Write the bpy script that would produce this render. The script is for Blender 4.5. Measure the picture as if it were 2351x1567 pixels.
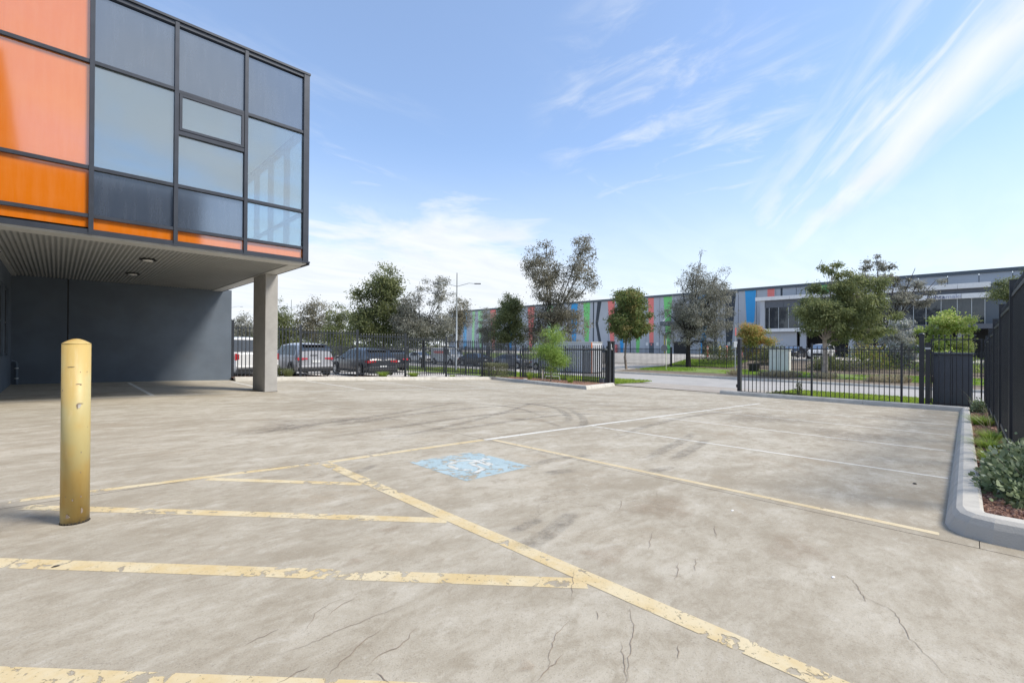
import bpy, math, random
import numpy as np
from mathutils import Vector, Matrix
R = math.radians
SC = bpy.context.scene
COL = SC.collection
for o in list(bpy.data.objects):
    bpy.data.objects.remove(o)
# ---------------------------------------------------------------- camera
EYE = 1.2
cam_d = bpy.data.cameras.new('camera'); cam = bpy.data.objects.new('camera', cam_d); COL.objects.link(cam)
SC.camera = cam
cam_d.sensor_width = 36.0; cam_d.lens = 16.0; cam_d.clip_end = 9000; cam_d.clip_start = 0.05; cam_d.shift_y = 0.0027
fw = Vector((0.7065, 0.7079, 0.0030)).normalized()
rt = Vector((0.7079, -0.7065, 0)).normalized(); up = rt.cross(fw).normalized()
roll = 0.0068
rt2 = (rt*math.cos(roll) + up*math.sin(roll)).normalized(); up2 = rt2.cross(fw)
cam.matrix_world = Matrix(((rt2.x, up2.x, -fw.x, 0), (rt2.y, up2.y, -fw.y, 0), (rt2.z, up2.z, -fw.z, EYE), (0, 0, 0, 1)))
# ---------------------------------------------------------------- light
SUN_DIR = Vector((0.55, -0.83, 0.0)).normalized(); SUN_EL = R(50)
sun_vec = Vector((SUN_DIR.x*math.cos(SUN_EL), SUN_DIR.y*math.cos(SUN_EL), math.sin(SUN_EL)))
sl = bpy.data.lights.new('sun', 'SUN'); so = bpy.data.objects.new('sun', sl); COL.objects.link(so)
sl.energy = 2.1; sl.angle = R(16); sl.color = (1.0, 0.935, 0.84)
so.rotation_euler = sun_vec.to_track_quat('Z', 'Y').to_euler(); so.location = (20, -20, 40)
world = bpy.data.worlds.new('World'); SC.world = world; world.use_nodes = True
SC.view_settings.view_transform = 'Standard'; SC.view_settings.look = 'None'
SC.view_settings.gamma = 1; SC.view_settings.use_curve_mapping = False
SC.view_settings.exposure = 1.08
SC.render.engine = 'CYCLES'
SC.cycles.max_bounces = 7; SC.cycles.transparent_max_bounces = 24
SC.cycles.diffuse_bounces = 3; SC.cycles.glossy_bounces = 3; SC.cycles.transmission_bounces = 4

class NT:
    """small wrapper round a node tree"""
    def __init__(s, tree): s.t = tree; s.n = tree.nodes; s.l = tree.links
    def node(s, typ, **kw):
        n = s.n.new(typ)
        for k, v in kw.items(): setattr(n, k, v)
        return n
    def put(s, inp, v):
        if hasattr(v, 'is_linked') or isinstance(v, bpy.types.NodeSocket): s.l.new(v, inp)
        elif v is not None:
            if hasattr(inp.default_value, '__len__') and not hasattr(v, '__len__'): v = (v,)*len(inp.default_value)
            if hasattr(inp.default_value, '__len__') and len(inp.default_value) == 4 and len(v) == 3: v = tuple(v)+(1,)
            inp.default_value = v
    def math(s, op, a, b=None, c=None, clamp=False):
        n = s.node('ShaderNodeMath', operation=op, use_clamp=clamp); s.put(n.inputs[0], a)
        if b is not None: s.put(n.inputs[1], b)
        if c is not None: s.put(n.inputs[2], c)
        return n.outputs[0]
    def vmath(s, op, a, b=None):
        n = s.node('ShaderNodeVectorMath', operation=op); s.put(n.inputs[0], a)
        if b is not None: s.put(n.inputs[1], b)
        return n.outputs['Value'] if op in ('DOT_PRODUCT', 'LENGTH') else n.outputs[0]
    def noise(s, vec, scale, detail=4, rough=.55, dist=0.0, color=False):
        n = s.node('ShaderNodeTexNoise'); s.put(n.inputs['Vector'], vec)
        n.inputs['Scale'].default_value = scale; n.inputs['Detail'].default_value = detail
        n.inputs['Roughness'].default_value = rough; n.inputs['Distortion'].default_value = dist
        return n.outputs['Color'] if color else n.outputs['Fac']
    def ramp(s, fac, lo, hi, a=0.0, b=1.0):
        n = s.node('ShaderNodeMapRange', interpolation_type='SMOOTHSTEP'); s.put(n.inputs[0], fac)
        n.inputs[1].default_value = lo; n.inputs[2].default_value = hi
        n.inputs[3].default_value = a; n.inputs[4].default_value = b
        return n.outputs[0]
    def mix(s, fac, a, b, blend='MIX'):
        n = s.node('ShaderNodeMix', data_type='RGBA', blend_type=blend)
        s.put(n.inputs[0], fac); s.put(n.inputs[6], a); s.put(n.inputs[7], b)
        return n.outputs[2]
    def mapping(s, vec, scale=(1, 1, 1), rot=(0, 0, 0), loc=(0, 0, 0)):
        n = s.node('ShaderNodeMapping'); s.put(n.inputs[0], vec)
        n.inputs['Scale'].default_value = scale; n.inputs['Rotation'].default_value = rot; n.inputs['Location'].default_value = loc
        return n.outputs[0]

# ---------------------------------------------------------------- sky
w = NT(world.node_tree); w.n.clear()
tc = w.node('ShaderNodeTexCoord'); D = tc.outputs['Generated']
sky = w.node('ShaderNodeTexSky', sky_type='NISHITA'); sky.sun_disc = False
sky.sun_elevation = SUN_EL; sky.sun_rotation = math.atan2(SUN_DIR.x, SUN_DIR.y)
sky.air_density = 1.0; sky.dust_density = 0.6; sky.ozone_density = 2.0; sky.altitude = 30
sep = w.node('ShaderNodeSeparateXYZ'); w.l.new(D, sep.inputs[0]); dz = sep.outputs[2]
# directions are projected on a flat cloud layer so that the clouds shrink towards the horizon
inv = w.math('DIVIDE', 1.0, w.math('ADD', w.math('MAXIMUM', dz, 0.0), 0.10))
cmb = w.node('ShaderNodeCombineXYZ')
w.put(cmb.inputs[0], w.math('MULTIPLY', sep.outputs[0], inv)); w.put(cmb.inputs[1], w.math('MULTIPLY', sep.outputs[1], inv))
P = cmb.outputs[0]
# a long cirrus streak: a band round a great circle
nrm = Vector((-.304, .699, .647)).normalized(); ez = Vector((.93, .12, .30)); ez = (ez - nrm*ez.dot(nrm)).normalized(); ec = nrm.cross(ez)
warp = w.math('SUBTRACT', w.noise(D, 5.0, 3, .6), .5)
across = w.math('ADD', w.vmath('DOT_PRODUCT', D, tuple(nrm)), w.math('MULTIPLY', warp, .05))
st = w.node('ShaderNodeCombineXYZ')
w.put(st.inputs[0], w.math('MULTIPLY', w.vmath('DOT_PRODUCT', D, tuple(ez)), 3.2))
w.put(st.inputs[1], w.math('MULTIPLY', w.vmath('DOT_PRODUCT', D, tuple(nrm)), 14.0))
w.put(st.inputs[2], w.math('MULTIPLY', w.vmath('DOT_PRODUCT', D, tuple(ec)), 3.2))
fib = w.noise(st.outputs[0], 2.0, 6, .52, .4)
fib2 = w.noise(w.mapping(P, (1.0, 2.6, 1), (0, 0, R(-28))), 1.5, 7, .56, .6)
core = w.ramp(w.math('ABSOLUTE', w.math('ADD', across, 0.018)), -.01, .075, 1.0, 0.0)
halo = w.ramp(w.math('ABSOLUTE', w.math('ADD', across, -0.005)), .0, .17, 1.0, 0.0)
streak = w.math('MULTIPLY', core, w.ramp(fib, .22, .58, .15, 1))
streak = w.math('MAXIMUM', streak, w.math('MULTIPLY', halo, w.ramp(fib, .36, .70, 0, .85)))
streak = w.math('MULTIPLY', streak, w.ramp(dz, .10, .30, .45, 1.0))
# thin wisps everywhere
patch = w.noise(P, .55, 2, .5)
wisp = w.math('MULTIPLY', w.ramp(fib2, .52, .85, 0, .5), w.ramp(patch, .44, .62))
# a wisp patch ahead
ctr = Vector((.80, .377, .45)).normalized()
pd = w.vmath('DOT_PRODUCT', D, tuple(ctr))
wp = w.math('MULTIPLY', w.ramp(pd, .955, .995), w.ramp(w.noise(w.mapping(P, (2.0, 1.0, 1), (0, 0, R(20))), 3.0, 8, .60, .7), .42, .78, 0, .55))
# low bank over the horizon, thicker towards the left
left = w.vmath('DOT_PRODUCT', D, (.45, .89, 0))
lowz = w.math('SUBTRACT', dz, w.math('MULTIPLY', w.ramp(left, .74, .97), .15))
bank_n = w.noise(w.mapping(D, (1, 1, 4.2)), 3.3, 7, .58, .4)
bank = w.ramp(w.math('ADD', lowz, w.math('MULTIPLY', w.math('SUBTRACT', bank_n, .5), -.42)), .015, .17, .97, 0)
low_haze = w.ramp(dz, .0, .42, .84, 0)
cl = w.math('MAXIMUM', streak, wisp); cl = w.math('MAXIMUM', cl, wp)
cl = w.math('MAXIMUM', cl, bank); cl = w.math('MAXIMUM', cl, low_haze, clamp=True)
# behind the photographer the same thin cloud is thicker: a broad bright veil
back = w.math('MULTIPLY', w.ramp(w.vmath('DOT_PRODUCT', D, (0, -1, 0)), .0, .6), w.ramp(w.noise(P, 1.1, 5, .6, .4),   .34, .60, .12, .85))
cl = w.math('MAXIMUM', cl, back, clamp=True)
skycol = w.mix(1.0, sky.outputs[0], (1.85, 2.05, 2.25), 'MULTIPLY')
lift = w.mix(.20, skycol, (6.6, 8.0, 10.2))
cloudcol = w.mix(w.ramp(fib2, .3, .7), (8.1, 8.6, 9.3), (9.0, 9.35, 9.8))
fin = w.mix(cl, lift, cloudcol)
bg = w.node('ShaderNodeBackground'); w.put(bg.inputs[0], fin); bg.inputs[1].default_value = 0.052
wo = w.node('ShaderNodeOutputWorld'); w.l.new(bg.outputs[0], wo.inputs[0])

# ---------------------------------------------------------------- object helpers
random.seed(11); RNG = np.random.default_rng(5)
def G(a, b=4.0):
    u = (a-3)/1.2
    sp = 1.2*math.log1p(math.exp(u)) if u < 30 else a-3
    return -.018*a - .026*sp - .004*(b-4)
def T(a, b=4.0):
    """height of the land outside the car park"""
    if a <= 21.05: return G(a, b)
    pts = [(21.05, G(21.05, b)), (26.4, -.98), (26.41, -1.1), (34.5, -1.1), (34.51, -.96), (43.8, -.78), (50.5, .0), (86, -.15), (400, -.15)]
    for (x0, z0), (x1, z1) in zip(pts, pts[1:]):
        if a <= x1: return z0 + (z1-z0)*(a-x0)/max(1e-6, x1-x0)
    return pts[-1][1]

class MB:
    def __init__(s): s.v = []; s.f = []; s.smooth = False
    def add(s, vs, fs):
        n = len(s.v); s.v.extend([tuple(p) for p in vs]); s.f.extend([tuple(i+n for i in f) for f in fs]); return s
    def box(s, x0, x1, y0, y1, z0, z1):
        return s.add([(x0, y0, z0), (x1, y0, z0), (x1, y1, z0), (x0, y1, z0), (x0, y0, z1), (x1, y0, z1), (x1, y1, z1), (x0, y1, z1)],
                     [(0, 3, 2, 1), (4, 5, 6, 7), (0, 1, 5, 4), (1, 2, 6, 5), (2, 3, 7, 6), (3, 0, 4, 7)])
    def cbox(s, c, d): return s.box(c[0]-d[0]/2, c[0]+d[0]/2, c[1]-d[1]/2, c[1]+d[1]/2, c[2]-d[2]/2, c[2]+d[2]/2)
    def quad(s, a, b, c, d): return s.add([a, b, c, d], [(0, 1, 2, 3)])
    def prism(s, poly, z0, z1):
        n = len(poly)
        vs = [(x, y, z0) for x, y in poly] + [(x, y, z1) for x, y in poly]
        fs = [tuple(range(n-1, -1, -1)), tuple(range(n, 2*n))] + [(i, (i+1) % n, n+(i+1) % n, n+i) for i in range(n)]
        return s.add(vs, fs)
    def lathe(s, prof, n=24, c=(0, 0, 0)):
        vs = []; fs = []
        for r, z in prof:
            for k in range(n):
                t = 2*math.pi*k/n; vs.append((c[0]+r*math.cos(t), c[1]+r*math.sin(t), c[2]+z))
        for i in range(len(prof)-1):
            for k in range(n):
                fs.append((i*n+k, i*n+(k+1) % n, (i+1)*n+(k+1) % n, (i+1)*n+k))
        fs.append(tuple(range(n-1, -1, -1))); fs.append(tuple((len(prof)-1)*n+k for k in range(n)))
        return s.add(vs, fs)
    def tube(s, pts, rad, n=6, cap=True):
        pts = [Vector(p) for p in pts]
        if not hasattr(rad, '__len__'): rad = [rad]*len(pts)
        vs = []; fs = []
        for i, p in enumerate(pts):
            d = (pts[min(i+1, len(pts)-1)] - pts[max(i-1, 0)]).normalized()
            a = d.cross(Vector((0, 0, 1)));
            if a.length < .05: a = d.cross(Vector((1, 0, 0)))
            a.normalize(); b = d.cross(a)
            for k in range(n):
                t = 2*math.pi*k/n; vs.append(p + a*math.cos(t)*rad[i] + b*math.sin(t)*rad[i])
        for i in range(len(pts)-1):
            for k in range(n): fs.append((i*n+k, i*n+(k+1) % n, (i+1)*n+(k+1) % n, (i+1)*n+k))
        if cap: fs.append(tuple(range(n))); fs.append(tuple(len(vs)-1-k for k in range(n)))
        return s.add(vs, fs)
    def mesh(s, name, off=(0, 0, 0)):
        me = bpy.data.meshes.new(name)
        me.from_pydata([(x-off[0], y-off[1], z-off[2]) for x, y, z in s.v], [], s.f); me.update(); return me

def link(name, data, mat=None, parent=None, loc=(0, 0, 0), smooth=False, bevel=0):
    o = bpy.data.objects.new(name, data); COL.objects.link(o); o.location = loc
    if mat is not None and data is not None and not len(data.materials): data.materials.append(mat)
    if parent is not None: o.parent = parent
    if smooth:
        for p in data.polygons: p.use_smooth = True
    if bevel:
        m = o.modifiers.new('bevel', 'BEVEL'); m.width = bevel; m.segments = 2; m.limit_method = 'ANGLE'
    return o
def part(name, mb, mat, parent, smooth=False, bevel=0, label=None, kind=None):
    """world-space geometry made a child of a thing"""
    L = parent.location if parent.parent is None else parent.parent.location + parent.location
    me = mb.mesh(name, L)
    o = link(name, me, mat, parent, smooth=smooth, bevel=bevel)
    if label: o['label'] = label
    if kind: o['kind'] = kind
    return o
def tag(o, label=None, cat=None, group=None, kind=None):
    if label: o['label'] = label
    if cat: o['category'] = cat
    if group: o['group'] = group
    if kind: o['kind'] = kind
    return o
def thing(name, label, cat, loc=(0, 0, 0), rz=0, group=None):
    o = bpy.data.objects.new(name, None); COL.objects.link(o); o.location = loc; o.rotation_euler = (0, 0, rz)
    o.empty_display_size = .3
    return tag(o, label, cat, group)
def struct(name, mb, mat, parent=None, smooth=False, bevel=0):
    if parent is not None: return part(name, mb, mat, parent, smooth, bevel)
    o = link(name, mb.mesh(name), mat, smooth=smooth, bevel=bevel); o['kind'] = 'structure'; return o
def sgroup(name):
    o = bpy.data.objects.new(name, None); COL.objects.link(o); o['kind'] = 'structure'; return o
def copy_tree(src, loc=None, rz=None, label=None, parent=None):
    c = src.copy(); COL.objects.link(c)
    if parent is not None: c.parent = parent
    if loc is not None: c.location = loc
    if rz is not None: c.rotation_euler = (0, 0, rz)
    if label: c['label'] = label
    for ch in [x for x in src.children]: copy_tree(ch, parent=c)
    return c

# ---------------------------------------------------------------- materials
def pr(name, col, rough=.6, metal=0.0, var=0.0, vscale=3.0, bump=0.0, bscale=60, spec=None, coat=0, dirt=None, dscale=1.5):
    m = bpy.data.materials.new(name); m.use_nodes = True; t = NT(m.node_tree)
    b = t.n['Principled BSDF']; geo = t.node('ShaderNodeNewGeometry'); pos = geo.outputs['Position']
    c = tuple(col)+(1,)
    if var:
        f = t.noise(pos, vscale, 6, .6)
        lo = tuple(x*(1-var) for x in col); hi = tuple(min(1, x*(1+var)) for x in col)
        c = t.mix(t.ramp(f, .3, .7), lo, hi)
    if dirt:
        c = t.mix(t.ramp(t.noise(pos, dscale, 8, .65), .5, .75, 0, dirt[3] if len(dirt) > 3 else .6), c, dirt[:3])
    t.put(b.inputs['Base Color'], c); b.inputs['Roughness'].default_value = rough; b.inputs['Metallic'].default_value = metal
    if spec is not None: b.inputs['Specular IOR Level'].default_value = spec
    if coat: b.inputs['Coat Weight'].default_value = coat; b.inputs['Coat Roughness'].default_value = .06
    if bump:
        bn = t.node('ShaderNodeBump'); bn.inputs['Strength'].default_value = bump; bn.inputs['Distance'].default_value = .01
        t.put(bn.inputs['Height'], t.noise(pos, bscale, 5, .6)); t.l.new(bn.outputs[0], b.inputs['Normal'])
    m['nt'] = 1
    return m

def concrete_mat(name, base=(.47, .426, .343), dark=(.295, .252, .185), light=(.56, .525, .45), brown=(.33, .25, .16), k=1.0, rot=-30):
    m = bpy.data.materials.new(name); m.use_nodes = True; t = NT(m.node_tree); b = t.n['Principled BSDF']
    pos = t.node('ShaderNodeNewGeometry').outputs['Position']
    big = t.noise(pos, .32, 5, .6, .6)
    mid = t.noise(t.mapping(pos, (1, 2.3, 1), (0, 0, R(rot))), 1.4, 9, .70, .35)
    swirl = t.noise(t.mapping(pos, (1.0, 2.4, 1), (0, 0, R(rot+14))), 3.4, 10, .74, .5)
    fine = t.noise(pos, 24, 8, .75)
    grit = t.noise(pos, 140, 3, .8)
    c = t.mix(t.ramp(t.math('ADD', t.math('MULTIPLY', big, .55), t.math('MULTIPLY', mid, .55)), .42, .68, 0, .85*k), base, dark)
    c = t.mix(t.ramp(mid, .28, .46, .45, 0), c, light)
    c = t.mix(t.ramp(swirl, .48, .72, 0, .55*k), c, dark)
    c = t.mix(t.ramp(swirl, .24, .42, .35, 0), c, light)
    c = t.mix(t.ramp(t.noise(pos, .9, 8, .74, .5), .52, .76, 0, .55*k), c, brown)
    med = t.noise(t.mapping(pos, (1, 1.5, 1), (0, 0, R(rot-25))), 5.5, 9, .76, .3)
    c = t.mix(t.ramp(med, .48, .66, 0, .68*k), c, dark)
    c = t.mix(t.ramp(med, .30, .46, .5, 0), c, light)
    scr = t.noise(t.mapping(pos, (1.2, 16, 1), (0, 0, R(-52))), 3.0, 7, .75, .4)
    c = t.mix(t.ramp(scr, .58, .74, 0, .35*k), c, dark)
    c = t.mix(t.ramp(fine, .54, .72, 0, .6), c, dark)
    c = t.mix(t.ramp(fine, .2, .44, .3, 0), c, light)
    c = t.mix(t.ramp(grit, .55, .70, 0, .65), c, (.17, .145, .12))
    c = t.mix(t.ramp(grit, .26, .44, .5, 0), c, light)
    # hairline crazing
    v = t.node('ShaderNodeTexVoronoi', feature='DISTANCE_TO_EDGE'); v.inputs['Scale'].default_value = 1.1
    wv = t.vmath('ADD', pos, t.vmath('MULTIPLY', t.noise(pos, 2.6, 6, .7, color=True), (.55, .55, 0)))
    t.put(v.inputs['Vector'], wv)
    cr = t.math('MULTIPLY', t.ramp(v.outputs['Distance'], .0, .006, 1, 0), t.ramp(t.noise(pos, .7, 3, .5), .52, .64))
    c = t.mix(t.math('MULTIPLY', cr, .45), c, (.12, .10, .08))
    t.put(b.inputs['Base Color'], c)
    t.put(b.inputs['Roughness'], t.ramp(mid, .3, .7, .78, .92)); b.inputs['Specular IOR Level'].default_value = .35
    bn = t.node('ShaderNodeBump'); bn.inputs['Strength'].default_value = .5; bn.inputs['Distance'].default_value = .006
    t.put(bn.inputs['Height'], t.math('ADD', t.math('ADD', t.math('MULTIPLY', swirl, .5), fine), t.math('MULTIPLY', grit, .6)))
    t.l.new(bn.outputs[0], b.inputs['Normal'])
    return m

def paint_mat(name, col, col2, wear_lo=.52, wear_hi=.58, scale=9.0, stretch=1.0, alpha=1.0):
    """worn marking paint: the concrete below shows where it has flaked off"""
    m = bpy.data.materials.new(name); m.use_nodes = True; t = NT(m.node_tree); b = t.n['Principled BSDF']
    pos = t.node('ShaderNodeNewGeometry').outputs['Position']
    c = t.mix(t.ramp(t.noise(pos, 3.0, 6, .65), .38, .64), col, col2)
    c = t.mix(t.ramp(t.noise(pos, 60, 5, .8), .54, .76, 0, .55), c, (.34, .29, .2))
    t.put(b.inputs['Base Color'], c); b.inputs['Roughness'].default_value = .75
    wn = t.math('ADD', t.math('MULTIPLY', t.noise(pos, scale, 8, .62, .5), .72), t.math('MULTIPLY', t.noise(pos, 1.3, 3, .5), .38))
    gone = t.ramp(wn, wear_lo+.10, wear_hi+.10)
    specks = t.ramp(t.noise(pos, 55, 5, .7), .60, .66, 0, .8)
    keep = t.math('MULTIPLY', t.math('MULTIPLY', t.math('SUBTRACT', 1.0, gone), t.math('SUBTRACT', 1.0, specks)), alpha)
    tr = t.node('ShaderNodeBsdfTransparent'); mx = t.node('ShaderNodeMixShader')
    t.put(mx.inputs[0], keep); t.l.new(tr.outputs[0], mx.inputs[1]); t.l.new(b.outputs[0], mx.inputs[2])
    t.l.new(mx.outputs[0], t.n['Material Output'].inputs[0])
    return m
def film_mat(name, col, strength, scale=6.0, soft_uv=True, stripes=False):
    """see-through film; the mesh carries an 'edge' attribute that is 1 in its middle and 0 at its rim"""
    m = bpy.data.materials.new(name); m.use_nodes = True; t = NT(m.node_tree); b = t.n['Principled BSDF']
    pos = t.node('ShaderNodeNewGeometry').outputs['Position']
    at = t.node('ShaderNodeAttribute'); at.attribute_name = 'edge'
    b.inputs['Base Color'].default_value = tuple(col)+(1,); b.inputs['Roughness'].default_value = .85
    a = t.math('MULTIPLY', t.ramp(at.outputs['Fac'], .0, .7), t.ramp(t.noise(pos, scale, 7, .7), .32, .68, .15, 1))
    if stripes:
        a = t.math('MULTIPLY', a, t.ramp(t.noise(pos, 40, 2, .5), .35, .6, .55, 1))
    a = t.math('MULTIPLY', a, strength)
    tr = t.node('ShaderNodeBsdfTransparent'); mx = t.node('ShaderNodeMixShader')
    t.put(mx.inputs[0], a); t.l.new(tr.outputs[0], mx.inputs[1]); t.l.new(b.outputs[0], mx.inputs[2])
    t.l.new(mx.outputs[0], t.n['Material Output'].inputs[0])
    return m
def coated_glass(name, col, refl=.2, rough=.03, see=0.0, dust=.25, dustcol=(.55, .53, .50), frk=.7):
    """facade pane: coated glass over a coloured back; see > 0 lets the room behind show"""
    m = bpy.data.materials.new(name); m.use_nodes = True; t = NT(m.node_tree); b = t.n['Principled BSDF']
    pos = t.node('ShaderNodeNewGeometry').outputs['Position']
    streak = t.noise(t.mapping(pos, (14, 14, 1.1)), 1.0, 6, .65)
    soft = t.noise(pos, 1.2, 4, .6)
    c = t.mix(t.ramp(t.math('ADD', t.math('MULTIPLY', streak, .6), t.math('MULTIPLY', soft, .5)), .42, .72, 0, dust), tuple(col), dustcol)
    t.put(b.inputs['Base Color'], c); b.inputs['Roughness'].default_value = .5; b.inputs['Specular IOR Level'].default_value = .0
    gl = t.node('ShaderNodeBsdfGlossy'); gl.inputs['Roughness'].default_value = rough; gl.inputs['Color'].default_value = (.92, .97, 1, 1)
    bn = t.node('ShaderNodeBump'); bn.inputs['Strength'].default_value = .10; bn.inputs['Distance'].default_value = .02
    t.put(bn.inputs['Height'], t.noise(pos, .9, 1, .4)); t.l.new(bn.outputs[0], gl.inputs['Normal'])
    base = b.outputs[0]
    if see > 0:
        tr = t.node('ShaderNodeBsdfTransparent'); tr.inputs[0].default_value = (.72, .80, .80, 1)
        ms = t.node('ShaderNodeMixShader'); ms.inputs[0].default_value = see
        t.l.new(b.outputs[0], ms.inputs[1]); t.l.new(tr.outputs[0], ms.inputs[2]); base = ms.outputs[0]
    fr = t.node('ShaderNodeLayerWeight'); fr.inputs[0].default_value = .35
    k = t.math('ADD', refl, t.math('MULTIPLY', fr.outputs['Fresnel'], frk), clamp=True)
    mx = t.node('ShaderNodeMixShader'); t.put(mx.inputs[0], k)
    t.l.new(base, mx.inputs[1]); t.l.new(gl.outputs[0], mx.inputs[2]); t.l.new(mx.outputs[0], t.n['Material Output'].inputs[0])
    return m
def leaf_mat(name, cols, trans=.35, rough=.5):
    m = bpy.data.materials.new(name); m.use_nodes = True; t = NT(m.node_tree); b = t.n['Principled BSDF']
    at = t.node('ShaderNodeAttribute'); at.attribute_name = 'tone'
    cr = t.node('ShaderNodeValToRGB'); el = cr.color_ramp.elements
    el[0].position = 0; el[0].color = tuple(cols[0])+(1,); el[1].position = 1; el[1].color = tuple(cols[-1])+(1,)
    for i, c in enumerate(cols[1:-1]):
        e = el.new((i+1)/(len(cols)-1)); e.color = tuple(c)+(1,)
    t.l.new(at.outputs['Fac'], cr.inputs[0])
    t.l.new(cr.outputs[0], b.inputs['Base Color']); b.inputs['Roughness'].default_value = rough; b.inputs['Specular IOR Level'].default_value = .35
    tl = t.node('ShaderNodeBsdfTranslucent'); t.l.new(cr.outputs[0], tl.inputs[0])
    mx = t.node('ShaderNodeMixShader'); mx.inputs[0].default_value = trans
    t.l.new(b.outputs[0], mx.inputs[1]); t.l.new(tl.outputs[0], mx.inputs[2]); t.l.new(mx.outputs[0], t.n['Material Output'].inputs[0])
    return m
M = {}
M['lot'] = concrete_mat('car_park_concrete')
M['apron'] = concrete_mat('apron_concrete', (.40, .365, .32), (.29, .25, .21), (.48, .45, .41), k=.8)
M['kerb'] = pr('kerb_concrete', (.50, .475, .42), .85, var=.13, vscale=5, bump=.3, bscale=90, dirt=(.26, .24, .21, .6), dscale=2.5)
M['joint'] = pr('joint_filler', (.05, .045, .04), .9)
M['white_paint'] = paint_mat('white_marking', (.68, .67, .62), (.58, .56, .50), .56, .66, 12)
M['yellow_paint'] = paint_mat('yellow_marking', (.62, .53, .35), (.56, .43, .22), .505, .525, 10)
M['far_yellow'] = paint_mat('faded_yellow_marking', (.62, .52, .34), (.55, .44, .26), .55, .64, 10)
M['blue_paint'] = paint_mat('blue_marking', (.34, .44, .47), (.40, .50, .53), .475, .50, 11)
M['tyre_mark'] = film_mat('tyre_rubber_film', (.10, .095, .095), .30, 7, stripes=True)
M['ground_spot'] = film_mat('rust_brown_stain', (.34, .235, .15), .22, 9)
M['dark_film'] = film_mat('dark_brown_film', (.17, .14, .11), .25, 9)
M['crack'] = pr('crack_dark', (.25, .20, .155), .95)
M['asphalt'] = pr('road_asphalt', (.37, .355, .335), .9, var=.08, vscale=.6, bump=.2, bscale=120)
M['yard'] = pr('yard_concrete', (.42, .39, .345), .88, var=.12, vscale=.8)
M['soil'] = pr('verge_soil', (.17, .135, .10), .95, var=.3, vscale=2.5, bump=.5, bscale=30)
M['mulch'] = pr('mulch_base', (.26, .15, .10), .95, var=.45, vscale=22, bump=.8, bscale=70)
M['turf'] = pr('turf', (.15, .21, .045), .95, var=.3, vscale=3, bump=.5, bscale=40)
M['earth'] = pr('far_earth', (.16, .15, .10), .95, var=.25, vscale=.05)
M['fence'] = pr('fence_black', (.022, .026, .034), .38, spec=.5, var=.15, vscale=2)
M['gate_rail'] = pr('galvanised_rail', (.50, .50, .50), .4, .7)
M['wall_blue'] = pr('painted_tilt_panel', (.112, .140, .176), .72, var=.12, vscale=.9, bump=.15, bscale=140, dirt=(.13, .14, .15, .35), dscale=1.1)
M['col'] = pr('precast_concrete', (.40, .39, .37), .8, var=.08, vscale=3, bump=.2, bscale=120, dirt=(.27, .26, .24, .4), dscale=1.3)
M['frame'] = pr('charcoal_aluminium', (.048, .055, .070), .42, .3, var=.12, vscale=4)
M['soffit'] = pr('soffit_sheet', (.38, .385, .375), .5, .25, var=.05, vscale=2)
M['flash'] = pr('flashing', (.55, .55, .53), .5, .2, var=.05)
M['orange'] = coated_glass('orange_glass', (.72, .18, .003), .155, .06, dust=.10, dustcol=(.85, .45, .22))
M['slate'] = coated_glass('slate_glass', (.060, .078, .110), .20, .10, dust=.16, dustcol=(.20, .22, .26))
M['clear'] = coated_glass('vision_glass', (.42, .50, .52), .26, .02, see=.90, dust=.3, dustcol=(.60, .62, .60))
M['dark_glass'] = coated_glass('dark_window_glass', (.012, .014, .018), .10, .03, dust=.05)
M['side_clear'] = coated_glass('side_window_glass', (.42, .50, .52), .05, .02, see=.96, dust=.0, frk=.12)
M['rear_dark'] = pr('rear_warehouse_wall', (.030, .034, .042), .7)
M['far_glass'] = coated_glass('office_glass', (.030, .036, .045), .05, .02, dust=.05, frk=.22)
M['room'] = pr('room_plaster', (.62, .63, .61), .8)
M['black'] = pr('black_plastic', (.012, .012, .013), .5)
M['lamp_white'] = pr('lamp_diffuser', (.75, .75, .73), .4)
M['bark_g'] = pr('grey_bark', (.20, .165, .13), .9, var=.3, vscale=6, bump=.5, bscale=25)
M['bark_d'] = pr('dark_bark', (.030, .024, .022), .9, var=.3, vscale=6, bump=.5, bscale=25)
M['bark_p'] = pr('pale_bark', (.36, .30, .25), .85, var=.25, vscale=5, bump=.3, bscale=20)
M['steel'] = pr('pale_steel', (.52, .54, .55), .45, .5)
M['white'] = pr('white_enamel', (.78, .78, .77), .5, var=.04)
M['kiosk'] = pr('kiosk_grey', (.115, .125, .145), .55, var=.06, vscale=2)
M['precast'] = pr('warehouse_precast', (.47, .49, .52), .8, var=.05, vscale=.4)
M['ware_trim'] = pr('warehouse_trim', (.10, .12, .14), .5)
for n_, c_ in dict(red=(.88, .24, .21), green=(.22, .66, .21), blue=(.05, .38, .76), dark=(.05, .06, .07), lime=(.45, .78, .42), sky=(.20, .52, .80)).items():
    M['str_'+n_] = pr('mural_'+n_, c_, .7, var=.04, vscale=.5)
M['plate'] = pr('number_plate', (.72, .74, .74), .4)
M['tail'] = pr('tail_lamp_red', (.42, .012, .02), .15, coat=.6)
M['tyre'] = pr('tyre_rubber', (.018, .018, .019), .8)
M['rim'] = pr('alloy', (.42, .43, .45), .3, .8)
M['carglass'] = coated_glass('car_glass', (.010, .012, .014), .10, .05, dust=.02, frk=.35)
M['orange_steel'] = pr('orange_steel', (.75, .20, .07), .5)
M['trim'] = pr('car_trim', (.02, .021, .023), .5)
def car_paint(name, c, rough=.3): return pr(name, c, rough, .0, coat=.55)
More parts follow.
